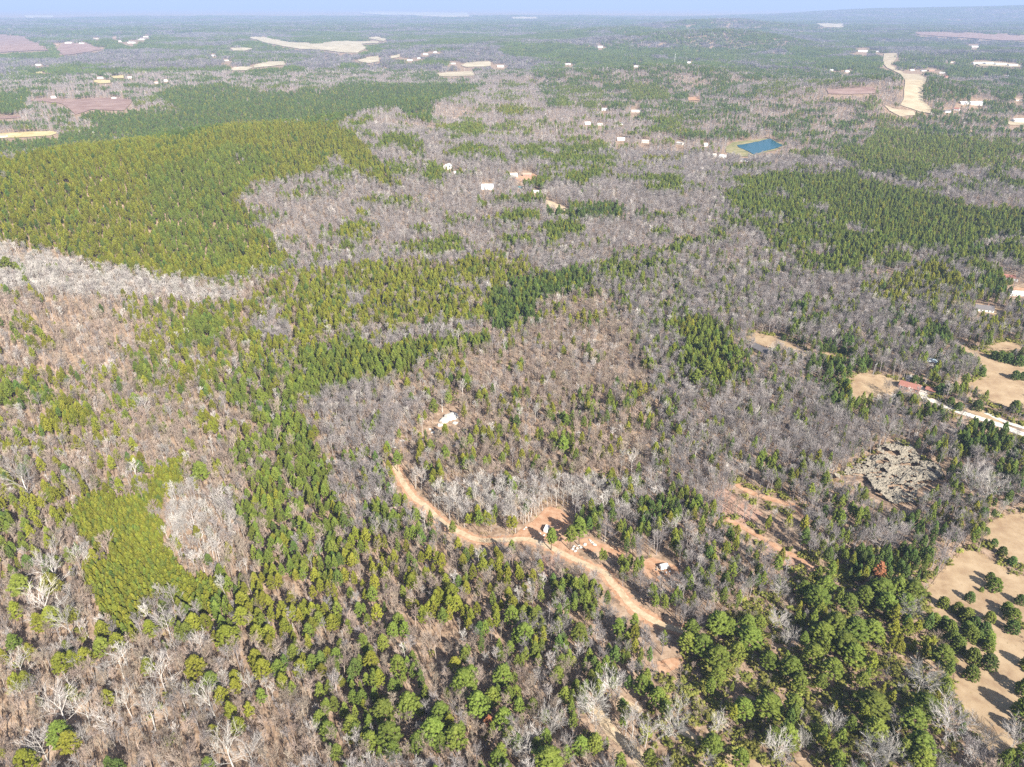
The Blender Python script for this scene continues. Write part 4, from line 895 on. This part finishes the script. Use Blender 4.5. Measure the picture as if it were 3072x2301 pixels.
for x, y, r in [(1890, 640, 80), (1990, 680, 80), (1290, 1020, 85), (1330, 310, 70), (660, 230, 60), (830, 370, 60)]: PLACED.append(('bare', 2048 + .4629 * x, 1150 + .4629 * y, r * .46, 4, 0 if x < 1400 else 1, 'grey'))
for px, py, r in [(2702, 1098, 22), (2750, 1106, 24), (2895, 1110, 26), (2790, 1060, 16), (2660, 1080, 20), (2330, 1040, 16), (2310, 890, 20), (2664, 1160, 14), (2730, 1040, 18), (2912, 1090, 20), (2886, 1200, 14)]: PLACED.append(('bare', px, py, r, 4, 0, 'grey'))
for x, y, r in [(1285, 700, 60), (1250, 740, 50), (1350, 660, 45), (1440, 720, 45), (1510, 640, 50), (1560, 720, 45), (510, 600, 60), (1890, 500, 55), (650, 90, 60)]: PLACED.append(('bare', 1024 + .4629 * x, 1150 + .4629 * y, r * .46, 2, 1, 'pale'))
for x, y, r in [(930, 140, 50), (1100, 190, 40), (150, 610, 90), (340, 1190, 90), (1240, 850, 80)]: PLACED.append(('bare', .4629 * x, 1150 + .4629 * y, r * .46, 2, 1, 'pale'))
for x, y, r in [(90, 435, 42), (185, 495, 36), (95, 225, 40), (325, 265, 60), (245, 305, 42), (455, 245, 46), (395, 560, 60), (545, 530, 55), (430, 470, 30), (650, 460, 55), (160, 670, 45), (75, 700, 25), (455, 755, 35), (375, 1020, 70), (440, 1080, 60), (170, 1200, 70), (690, 790, 45), (1470, 395, 80), (1740, 370, 50), (1745, 440, 40), (1650, 530, 52), (1700, 600, 60), (1665, 370, 50), (1260, 590, 70), (1360, 680, 55), (1430, 770, 50), (1525, 660, 45), (1525, 720, 36), (1695, 780, 36), (1490, 870, 40), (1540, 970, 50), (1375, 1020, 45), (2060, 280, 45), (2150, 300, 50), (1900, 500, 50), (1940, 600, 52), (2070, 930, 52), (2120, 1000, 60), (1800, 600, 50), (1830, 680, 40), (750, 430, 50), (660, 350, 50), (1560, 260, 55), (2020, 560, 45), (2090, 620, 45), (965, 345, 42), (470, 540, 40), (1250, 300, 55), (1200, 360, 50), (1330, 300, 50), (320, 50, 60), (120, 60, 60), (1610, 870, 34), (950, 590, 42)]: PLACED.append(('pine', *T1(x, y), r * .46, 4 if r >= 45 else 0, 1 if (x * 7 + y) % 3 else 0, 'bright green'))
for x, y, r in [(230, 235, 42), (715, 110, 60), (745, 180, 50), (525, 250, 42), (370, 290, 50), (410, 350, 40), (330, 350, 46), (270, 430, 46), (190, 545, 55), (360, 570, 60), (490, 590, 32), (735, 580, 50), (790, 680, 95), (840, 640, 60), (430, 830, 80), (640, 890, 72), (270, 870, 80), (300, 1030, 90), (180, 1070, 60), (330, 1130, 60), (490, 1080, 60), (590, 1000, 90), (640, 1080, 52), (740, 1040, 80), (880, 830, 80), (940, 830, 50), (1050, 920, 72), (1090, 1030, 52), (1010, 1190, 60), (1240, 840, 46), (1190, 370, 72), (1100, 250, 60), (1180, 240, 46), (1540, 360, 60), (1400, 640, 50), (1040, 640, 72), (980, 780, 60), (1340, 1200, 115), (1550, 1100, 60), (1640, 1080, 60), (1450, 770, 50), (2000, 1170, 50), (1810, 1200, 40), (1950, 700, 60), (2110, 860, 42), (2050, 780, 60), (1130, 760, 50), (1150, 840, 45), (1420, 560, 50), (1330, 1040, 45), (130, 790, 45), (60, 960, 60), (90, 1000, 40), (200, 120, 40), (170, 290, 30), (140, 430, 40)]: PLACED.append(('pine', *T2(x, y), r * .46, 4 if r >= 45 else 0, 1 if (x * 5 + y) % 2 else 0, 'bright green'))
for x, y, r in [(440, 390, 92), (420, 300, 60), (560, 540, 62), (240, 300, 92), (130, 440, 82), (230, 520, 92), (230, 640, 62), (710, 590, 82), (850, 500, 72), (970, 590, 72), (900, 680, 46), (560, 830, 98), (400, 850, 72), (760, 690, 62), (720, 820, 60), (1240, 830, 105), (1000, 300, 82), (880, 130, 92), (930, 60, 70), (790, 80, 52), (1080, 170, 62), (920, 370, 92), (1050, 430, 92), (1130, 340, 92), (1230, 350, 82), (1120, 500, 82), (1300, 80, 95), (1500, 90, 82), (1400, 60, 62), (1690, 510, 72), (1580, 830, 85), (1500, 920, 80), (1250, 990, 80), (200, 1090, 72), (380, 1170, 60), (680, 1020, 72), (600, 1030, 62), (1010, 1180, 52), (1560, 1080, 85), (1560, 1180, 80), (1440, 1120, 60), (1170, 670, 46), (60, 330, 60), (30, 420, 70), (310, 330, 60), (500, 300, 50), (360, 480, 60), (1330, 170, 70), (1450, 170, 60), (1180, 120, 60)]: PLACED.append(('pine', *T3(x, y), r * .46, 4, (0, 1, 0, 2, 0)[(x + y) % 5], 'deep green'))
FIELD_CEDAR = [(2030, 52, 46), (1940, 90, 17), (1870, 135, 34), (1695, 170, 40), (1640, 280, 42), (1790, 210, 42), (1850, 250, 48), (1900, 300, 42), (1880, 370, 52), (1970, 335, 40), (1990, 400, 48), (1990, 452, 38), (2000, 265, 38), (2150, 250, 46), (2145, 328, 44), (2110, 205, 38), (2195, 152, 34), (1740, 330, 50), (1760, 400, 50), (1800, 440, 50), (1890, 510, 52), (1995, 550, 54), (1880, 622, 50), (1700, 290, 34), (2000, 5, 30), (1850, 330, 40), (1930, 390, 40), (2240, 720, 60), (2250, 860, 80), (2260, 560, 50), (2240, 1000, 60)]
for x, y, r in FIELD_CEDAR: PLACED.append(('cedar', *T3(x, y), r * .46, 3, (0, 2, 0)[(x + y) % 3], 'dark green'))
for px, py, r in [(2985, 1062, 13), (3006, 1066, 15), (3030, 1072, 15), (3060, 1078, 16), (3048, 1122, 14), (3070, 1125, 12), (2890, 1064, 14), (2908, 1072, 16), (2874, 1052, 11), (2876, 1042, 9), (2948, 1112, 14), (2854, 1202, 14), (2936, 1212, 17), (2878, 1216, 13), (2824, 1164, 18), (2746, 1136, 14), (2844, 1160, 12), (3050, 1216, 18), (2588, 1100, 15), (2608, 1085, 14), (2476, 1040, 14), (2500, 1044, 14), (2370, 1052, 13), (2352, 1012, 9), (2410, 1016, 12), (2530, 1048, 14), (2556, 1050, 13), (2960, 1590, 12), (2985, 1625, 12), (3010, 1650, 14), (3040, 1680, 14)]: PLACED.append(('cedar', px, py, r, 3, 2, 'dark green'))
for px, py, r in [(1655, 1605, 17), (1712, 1600, 20), (1740, 1580, 24), (1335, 1355, 16), (1318, 1408, 14), (1292, 1336, 14), (1396, 1390, 14), (1358, 1580, 13), (1409, 1318, 13), (1344, 1190, 14), (1300, 1215, 16), (1500, 1290, 14), (1455, 1385, 12), (1700, 1260, 14), (1690, 1330, 20), (1540, 1460, 14), (1330, 1460, 12), (1410, 1480, 13), (1190, 1372, 16), (1196, 1300, 8)]: PLACED.append(('pine', px, py, r, 0, 0, 'bright green'))
for px, py, r in [(1655, 1605, 18), (2090, 1130, 20), (2120, 1100, 20), (1380, 1130, 14), (1500, 1060, 9), (1565, 1085, 10), (1400, 1140, 16), (20, 790, 18), (76, 843, 10), (402, 1198, 14), (378, 1248, 13), (452, 1272, 11), (600, 1412, 26)]: PLACED.append(('pine', px, py, r, 0, 0, 'green'))
PLACED.append(('rust', *T2(958, 930), 18, 0, 0, 'rust red'))
PLACED.append(('rust', 2048 + .4629 * 1290, 1150 + .4629 * 1180, 20, 0, 0, 'rust red'))

LAND = [(1345, 1260, 'the white boulders'), (1660, 1570, 'the orange clearing'), (1815, 1719, 'the dirt road'), (1992, 1706, 'the white camper trailer'), (2640, 1470, 'the dead vines'),
        (2950, 1850, 'the tan field'), (2290, 1052, 'the grey roofed house'), (360, 1640, 'the young pine stand'), (1870, 2230, 'the bottom dirt track'), (2070, 1895, "the dirt road's lower end"), (1225, 1470, "the dirt road's upper end"),
        (480, 2030, 'the big spreading tree'), (200, 2130, 'the left edge tree'), (1464, 2160, 'the rust red pine'), (2310, 2110, 'the biggest dark pine'), (2765, 2040, 'the big white field tree'),
        (1640, 1980, 'the brown thicket'), (1270, 1950, 'the brown sapling slope'), (2730, 1160, 'the red roofed house'), (2960, 932, 'the white fronted house'), (2330, 1600, 'the lower orange track'), (800, 1900, 'the tall leaning pines'),
        (1080, 2240, 'the bottom pine clump'), (640, 2240, 'the shaded bottom hollow'), (2480, 2250, 'the bottom thicket'), (2500, 1850, 'the dark pine grove'), (530, 1560, 'the sunlit clearing'), (1500, 900, 'the knoll crest'), (3020, 1250, 'the gravel lane')]
def where(px, py):
    i = min(range(len(LAND)), key=lambda k: math.hypot((px - LAND[k][0]), (py - LAND[k][1]) * 1.2)); lx, ly, nm = LAND[i]
    dx, dy = px - lx, py - ly; d = math.hypot(dx, dy)
    near = 'beside' if d < 45 else None
    side = ('left of' if dx < 0 else 'right of') if abs(dx) > abs(dy) * 1.1 else ('beyond' if dy < 0 else 'below')
    if near: return 'close beside ' + nm
    return ('just ' if d < 110 else 'well ' if d > 230 else '') + side + ' ' + nm
TREES = []                                                          # one record per single tree
def base_of(px, py, hc): return ground(px, py, hc)
PX = []
for kind, px, py, r, shape, hue, word in PLACED:
    x, y, z = ground(px, py, 8); dist = math.sqrt(x * x + y * y + (CAM_Z - z - 6) ** 2); rm = r * dist / FPX
    if kind == 'bare':
        sp = BARE_SPEC[shape]; s = rm / (sp[2] * (1.12 if shape != 0 else 1.0)); sz = max(s, min(1.35, .55 + s * .5)) * (1 if shape != 4 else .95); hc = sp[1] * sz * .68
    else:
        sp = PINE_SPEC[shape]; s = rm / (sp[2] * (1.22 if shape != 3 else 1.3)); sz = max(.4, min(1.25, .35 + .62 * s)) if shape != 3 else s * 1.05;
        if px > 2048 and py > 1725 and shape == 4: sz *= .80
        hc = sp[1] * sz * (.62 if shape == 3 else .7)
    x, y, z = ground(px, py, hc)
    TREES.append(dict(kind=kind, p=(x, y, z), s=s, sz=sz, shape=shape, hue=hue, word=word, px=px, py=py, r=rm, placed=True))
PXYR = np.array([(t['p'][0], t['p'][1], max(t['r'] * (.8 if t['kind'] != 'bare' else .62), 1.5)) for t in TREES])

# ------------------------------------------------------------------ the rest of the forest, scattered over the land by the density maps
def look(arr, px, py):
    ix = np.clip((px / G).astype(int), 0, GW - 1); iy = np.clip((py / G).astype(int), 0, GH - 1); return arr[iy, ix]
def candidates(r0, r1, sp, half, seed, jit=.48):
    rng = np.random.default_rng(seed); ext = r1 * math.sin(min(half, math.pi / 2))
    X, Y = np.meshgrid(np.arange(-ext, ext, sp), np.arange(-30 if r0 < 150 else r0 * math.cos(half) - sp, r1, sp)); X[::2] += sp / 2
    X = X.ravel() + rng.uniform(-jit, jit, X.size) * sp; Y = Y.ravel() + rng.uniform(-jit, jit, Y.size) * sp
    R = np.hypot(X, Y); k = (R >= r0) & (R < r1) & (np.abs(np.arctan2(X, Y)) < half); return X[k], Y[k], rng
def choose(X, Y, rng, hmid, jpx=7.0):
    Z = terrain(X, Y); px, py, _ = project(X, Y, Z + hmid); bx, by, _ = project(X, Y, Z)
    nf = look(NF, px, py) | look(NF, bx, by) | look(NF, (px + bx) / 2, (py + by) / 2)
    tx, ty, _ = project(X, Y, Z + 15); far_ = np.hypot(X, Y) > 1150 * U; nf = nf | (far_ & look(NF, tx, ty))
    jx = px + (vnoise(X, Y, 14, 61) - .5) * 4 * jpx + rng.normal(0, jpx * .35, len(X)); jy = py + ((vnoise(X, Y, 14, 62) - .5) * 4 * jpx + rng.normal(0, jpx * .35, len(X))) * .6
    dp, db = look(DP, jx, jy), look(DB, jx, jy)
    near_ = np.hypot(X, Y) < 640 * U; u = np.where(near_, .22 * vnoise(X, Y, 24, 63) + .24 * vnoise(X, Y, 11, 66) + .54 * rng.random(len(X)), .55 * vnoise(X, Y, 38, 63) + .22 * vnoise(X, Y, 15, 66) + .23 * rng.random(len(X))); u = np.argsort(np.argsort(u)) / len(u)
    pine = (u < dp) & ~nf; v = .35 * vnoise(X, Y, 17, 64) + .65 * rng.random(len(X)); v = np.argsort(np.argsort(v)) / len(v); bare = ~pine & (v < db * .92) & ~nf
    return Z, px, py, pine, bare, look(PT, jx, jy), look(BT, jx, jy), look(SM, jx, jy), nf
PTS = {k: [] for k in ('pine', 'bare', 'farpine', 'farbare', 'growth', 'grove')}
HALF = math.radians(46)
def thin_near_placed(X, Y):
    ok = np.ones(len(X), bool)
    for x, y, r in PXYR: ok &= (X - x) ** 2 + (Y - y) ** 2 > r * r
    return ok
for r0, r1, sp, tag_, seed in ((95 * U, 620 * U, 3.3, '', 1), (620 * U, 1150 * U, 4.2, '', 2), (1150 * U, 2700 * U, 7.6, 'far', 3)):
    X, Y, rng = candidates(r0, r1, sp, HALF if r0 > 600 * U else math.radians(55), seed)
    Z, px, py, pine, bare, pt, bt, sm, nf = choose(X, Y, rng, 8.0, 9.0 if r0 < 600 * U else 6.0 if r0 < 1000 * U else 3.5)
    if r0 < 600 * U: ok = thin_near_placed(X, Y); pine &= ok; bare &= ok
    n = len(X); hue = np.where(rng.random(n) < .72, pt, rng.integers(0, 3, n)); 
    dense = look(DP, px, py) > .93
    if r0 < 600 * U: pine &= sm | dense | (rng.random(n) < .62)
    sh = rng.choice([0, 1, 4], n, p=[.4, .3, .3]); sh = np.where(sm | (dense & (rng.random(n) < .45)), 2, sh)
    tall = rng.uniform(.55, 1.0, n); tall = np.where(sm, rng.uniform(.62, .8, n), tall); wide = tall * rng.uniform(.68, .95, n); wide = np.where(sm, tall * 1.25, wide)
    if tag_: wide *= 1.45; tall = rng.uniform(.8, 1.1, n)
    Rr = np.hypot(X, Y)
    for i in np.nonzero(pine)[0]: PTS[tag_ + 'pine'].append((X[i], Y[i], Z[i], wide[i], tall[i], sh[i] * 3 + hue[i], px[i], py[i], Rr[i]))
    bsh = rng.choice([0, 1, 2, 3], n, p=[.36, .34, .12, .18]); thin = (bt == 2) & (rng.random(n) < .62); bsh = np.where(thin, np.where(rng.random(n) < .62, 3, 1), bsh)
    bh = np.where(rng.random(n) < .68, bt, rng.choice([0, 0, 1, 2], n)); bt_ = rng.uniform(.62, 1.08, n)
    low = look(UG, px, py) == 1; bt_ = np.where(low, bt_ * .55, bt_)
    for i in np.nonzero(bare)[0]: PTS[tag_ + 'bare'].append((X[i], Y[i], Z[i], bt_[i] * (1.3 if tag_ else rng.uniform(.9, 1.15)), bt_[i], bsh[i] * 3 + bh[i], px[i], py[i], Rr[i]))
X, Y, rng = candidates(180 * U, 470 * U, 2.5, HALF, 12); Z, px, py, pine, bare, pt, bt, sm, nf = choose(X, Y, rng, 5.0, 4.0)
for i in np.nonzero(sm & pine & thin_near_placed(X, Y))[0]:
    s = rng.uniform(.6, .85); PTS['pine'].append((X[i], Y[i], Z[i], s * rng.uniform(.95, 1.2), s, 2 * 3 + (1 if rng.random() < .7 else 0), px[i], py[i], math.hypot(X[i], Y[i])))
for r0, r1, sp, sc, seed in ((2700 * U, 6500 * U, 46, 1.0, 5), (6500 * U, 15500 * U, 100, 2.1, 6)):
    X, Y, rng = candidates(r0, r1, sp, HALF, seed)
    Z = terrain(X, Y); px, py, _ = project(X, Y, Z + 8); dd = np.hypot(X, Y); wpx = 20 * sc * FPX / dd; nf = np.zeros(len(X), bool)
    for hh in (1, 8, 16):
        for ww in (-1, 0, 1): a_, b_, _ = project(X, Y, Z + hh); nf |= look(NF, a_ + ww * wpx, b_)
    dp = look(DP, px + rng.normal(0, 2, len(X)), py + rng.normal(0, 1, len(X))); nz = np.clip((vnoise(X, Y, 420, 71) * .6 + vnoise(X, Y, 150, 72) * .4 - .5) * 1.9 + .5, 0, 1)
    lev = np.where(dp > .9, 2, np.where(nz < dp * .75, 2, np.where(nz < dp * .75 + .28, 1, 0))); gap = vnoise(X * .6, Y * 1.6, 260, 73) > .985
    for i in np.nonzero(~nf & ~gap)[0]: PTS['grove'].append((X[i], Y[i], Z[i], sc * rng.uniform(.9, 1.15), rng.uniform(.8, 1.15) * (1 + (sc - 1) * .25), lev[i] * 3 + rng.integers(0, 3), 0, 0, 0))
# undergrowth
X, Y, rng = candidates(95 * U, 560 * U, 3.0, math.radians(55), 9); Z = terrain(X, Y); px, py, _ = project(X, Y, Z + .8); nf = look(NF, px, py); ug = look(UG, px, py); n = len(X)
dens = np.where(ug == 1, .85, .34) * np.where(look(SM, px, py), 0, 1) * np.where(np.hypot(X, Y) > 420 * U, .6, 1); u = .5 * vnoise(X, Y, 11, 81) + .5 * rng.random(n)
ND = NF.copy()
for k in range(3): ND = ND | np.roll(ND, 1, 0) | np.roll(ND, -1, 0) | np.roll(ND, 1, 1) | np.roll(ND, -1, 1)
NE = ~NF
for k in range(2): NE = NE | np.roll(NE, 1, 0) | np.roll(NE, -1, 0) | np.roll(NE, 1, 1) | np.roll(NE, -1, 1)
edge = look(ND, px, py) & ~nf & (px > 2150) & (py > 980); dens = np.where(edge, .95, dens); ug = np.where(edge, 1, ug)
fringe = nf & look(NE, px, py) & (px > 2150) & (py > 980) & (vnoise(X, Y, 9, 83) > .52) & (rng.random(n) < .55)
kind = np.where(ug == 1, rng.choice([0, 1, 2, 3, 4], n, p=[.12, .12, .30, .30, .16]), rng.choice([0, 1, 2, 3, 4], n, p=[.42, .40, .04, .04, .10]))
for i in np.nonzero((~nf & (u < dens)) | fringe)[0]: PTS['growth'].append((X[i], Y[i], Z[i], rng.uniform(.6, 1.5) * (1.5 if kind[i] in (2, 3) else 1), rng.uniform(.6, 1.4), kind[i], 0, 0, 0))
for i in np.nonzero(nf & (rng.random(n) < .035) & (np.hypot(X, Y) < 420 * U) & (px > 2700))[0]: PTS['growth'].append((X[i], Y[i], Z[i], rng.uniform(.3, .7), rng.uniform(.3, .6), 4, 0, 0, 0))

# the 300 largest pines and 300 largest bare trees become single things; the others stay as woods
def promote(key, kind, total, spec):
    have = sum(1 for t in TREES if t['kind'] in ((kind,) if kind == 'bare' else ('pine', 'rust', 'cedar')))
    A = np.array(PTS[key]); h = np.array([spec[int(i) // 3][1] for i in A[:, 5]]) * A[:, 4]
    d = np.sqrt(A[:, 8] ** 2 + (CAM_Z - A[:, 2] - h * .6) ** 2); inside_ = (A[:, 6] > 8) & (A[:, 6] < 3064) & (A[:, 7] > 0) & (A[:, 7] < 2270)
    size = np.where(inside_, h / d * (.5 + A[:, 3]), -1); order = np.argsort(-size)[:max(0, total - have)]
    for i in order:
        sh, hu = int(A[i, 5]) // 3, int(A[i, 5]) % 3
        word = (('grey', 'pale', 'tan') if kind == 'bare' else ('green', 'yellow green', 'dark green'))[hu]
        TREES.append(dict(kind=kind, p=tuple(A[i, :3]), s=A[i, 3], sz=A[i, 4], shape=sh, hue=hu, word=word, px=A[i, 6], py=A[i, 7], r=spec[sh][2] * A[i, 3], placed=False))
    keep = np.ones(len(A), bool); keep[order] = False; PTS[key] = list(map(tuple, A[keep]))
ncedar = sum(1 for t in TREES if t['kind'] == 'cedar')
promote('pine', 'pine', 296 + ncedar, PINE_SPEC); promote('bare', 'bare', 296, BARE_SPEC)

# labels that say which tree: colour, size, place, and its turn in a short row
def noun(t):
    h = (BARE_SPEC if t['kind'] == 'bare' else PINE_SPEC)[t['shape']][1] * t['sz']
    size = 'tall' if h > 14.5 else 'small' if h < 9 else ''
    if t['kind'] == 'bare':
        form = {0: 'upright', 1: 'upright', 2: 'spreading', 3: 'slender', 4: 'round crowned'}[t['shape']]
        return ' '.join(x for x in (size, t['word'], form, 'bare tree') if x)
    return ' '.join(x for x in (size, t['word'], {'cedar': 'round cedar', 'rust': 'dead pine'}.get(t['kind'], 'pine')) if x)
groups = {}
for t in TREES: groups.setdefault(noun(t) + ' ' + where(t['px'], t['py']), []).append(t)
ORD = ['leftmost', 'second from left', 'third from left', 'fourth from left', 'fifth from left', 'sixth from left', 'seventh from left', 'eighth from left', 'ninth from left']
for lab, ts in groups.items():
    if len(ts) > 1:
        ts.sort(key=lambda t: t['px'])
        for i, t in enumerate(ts):
            t['label'] = (lab + ', ' + (ORD[i] if i < len(ts) - 1 else 'rightmost')) if len(ts) <= 10 else lab
            t['group'] = lab[:100]
    else: ts[0]['label'] = lab
rng = random.Random(11)
GROUPS = {'pine': 'pines standing in the woods', 'bare': 'leafless trees standing in the woods', 'cedar': 'round cedars on open grass', 'rust': 'dead rust red pines'}
NAMES = {'pine': 'pine_tree', 'bare': 'bare_tree', 'cedar': 'cedar_tree', 'rust': 'dead_pine_tree'}
for t in TREES:
    e = thing(NAMES[t['kind']], t['label'], 'tree', t['p'], rng.uniform(0, 6.28), t.get('group') or GROUPS[t['kind']])
    e.scale = (t['s'], t['s'], t['sz']); e.rotation_euler[0] = rng.uniform(-.03, .03)
    tm, cm = RUSTM if t['kind'] == 'rust' else (BMESH if t['kind'] == 'bare' else PMESH)[t['shape'], t['hue']]
    obj('trunk', tm, e); obj('crown', cm, e)

# woods: point sheets that carry copies of the tree models
def woods(name, label, cat, pts, col, tilt=.04, seed=0):
    A = np.array(pts, float); rg = np.random.default_rng(seed); n = len(A)
    me = bpy.data.meshes.new(name); me.vertices.add(n); me.vertices.foreach_set('co', A[:, :3].astype(np.float32).ravel())
    a = me.attributes.new('turn', 'FLOAT_VECTOR', 'POINT'); a.data.foreach_set('vector', np.stack([rg.uniform(-tilt, tilt, n), rg.uniform(-tilt, tilt, n), rg.uniform(0, 6.283, n)], 1).astype(np.float32).ravel())
    a = me.attributes.new('size', 'FLOAT_VECTOR', 'POINT'); a.data.foreach_set('vector', np.stack([A[:, 3], A[:, 3], A[:, 4]], 1).astype(np.float32).ravel())
    a = me.attributes.new('which', 'INT', 'POINT'); a.data.foreach_set('value', A[:, 5].astype(np.int32))
    me.update(); o = obj(name, me, kind='stuff', label=label, category=cat)
    g = bpy.data.node_groups.new(name + '_nodes', 'GeometryNodeTree'); g.interface.new_socket('Geometry', in_out='INPUT', socket_type='NodeSocketGeometry'); g.interface.new_socket('Geometry', in_out='OUTPUT', socket_type='NodeSocketGeometry')
    N, Lk = g.nodes, g.links; gi = N.new('NodeGroupInput'); go = N.new('NodeGroupOutput'); ip = N.new('GeometryNodeInstanceOnPoints'); ci = N.new('GeometryNodeCollectionInfo')
    ci.inputs['Collection'].default_value = HID[col]; ci.inputs['Separate Children'].default_value = True; ci.inputs['Reset Children'].default_value = True
    ip.inputs['Pick Instance'].default_value = True
    for nm, ty, sock in (('turn', 'FLOAT_VECTOR', 'Rotation'), ('size', 'FLOAT_VECTOR', 'Scale'), ('which', 'INT', 'Instance Index')):
        na = N.new('GeometryNodeInputNamedAttribute'); na.data_type = ty; na.inputs['Name'].default_value = nm; Lk.new(na.outputs['Attribute'], ip.inputs[sock])
    Lk.new(gi.outputs[0], ip.inputs['Points']); Lk.new(ci.outputs[0], ip.inputs['Instance']); Lk.new(ip.outputs[0], go.inputs[0])
    md = o.modifiers.new('copies', 'NODES'); md.node_group = g
    return o
woods('pine_woods', 'dense green pine woods covering hills and hollows', 'pine woods', PTS['pine'], 'pine_kinds', seed=1)
woods('bare_woods', 'grey leafless woods filling the valley between the pines', 'bare woods', PTS['bare'], 'bare_kinds', .05, seed=2)
woods('far_pine_woods', 'green pine woods in the middle distance', 'pine woods', PTS['farpine'], 'far_pine_kinds', seed=3)
woods('far_bare_woods', 'grey leafless woods in the middle distance', 'bare woods', PTS['farbare'], 'far_bare_kinds', seed=4)
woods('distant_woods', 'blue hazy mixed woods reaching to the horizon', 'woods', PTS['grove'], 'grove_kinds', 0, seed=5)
woods('undergrowth', 'dry brush, shrubs and broom grass under the near trees', 'undergrowth', PTS['growth'], 'undergrowth_kinds', .1, seed=6)
print('COUNTS', {k: len(v) for k, v in PTS.items()}, 'singles', len(TREES))

# ------------------------------------------------------------------ haze: one closed box of thin air round everything
hb = MB().box(-63000, 63000, -63000, 63000, Z_LOW - 1, 460).mesh('haze', [])
hm = bpy.data.materials.new('haze_air'); hm.use_nodes = True; t = hm.node_tree; t.nodes.remove(t.nodes['Principled BSDF'])
pv = t.nodes.new('ShaderNodeVolumePrincipled'); pv.inputs['Color'].default_value = (*HAZE_COLOR, 1); pv.inputs['Density'].default_value = HAZE_DENSITY; pv.inputs['Anisotropy'].default_value = HAZE_ANISO
t.links.new(pv.outputs[0], t.nodes['Material Output'].inputs['Volume'])
try: hm.cycles.homogeneous_volume = True
except Exception: pass
hb.materials.append(hm); obj('haze', hb, kind='stuff', label='thin blue haze filling the air to the horizon', category='haze')
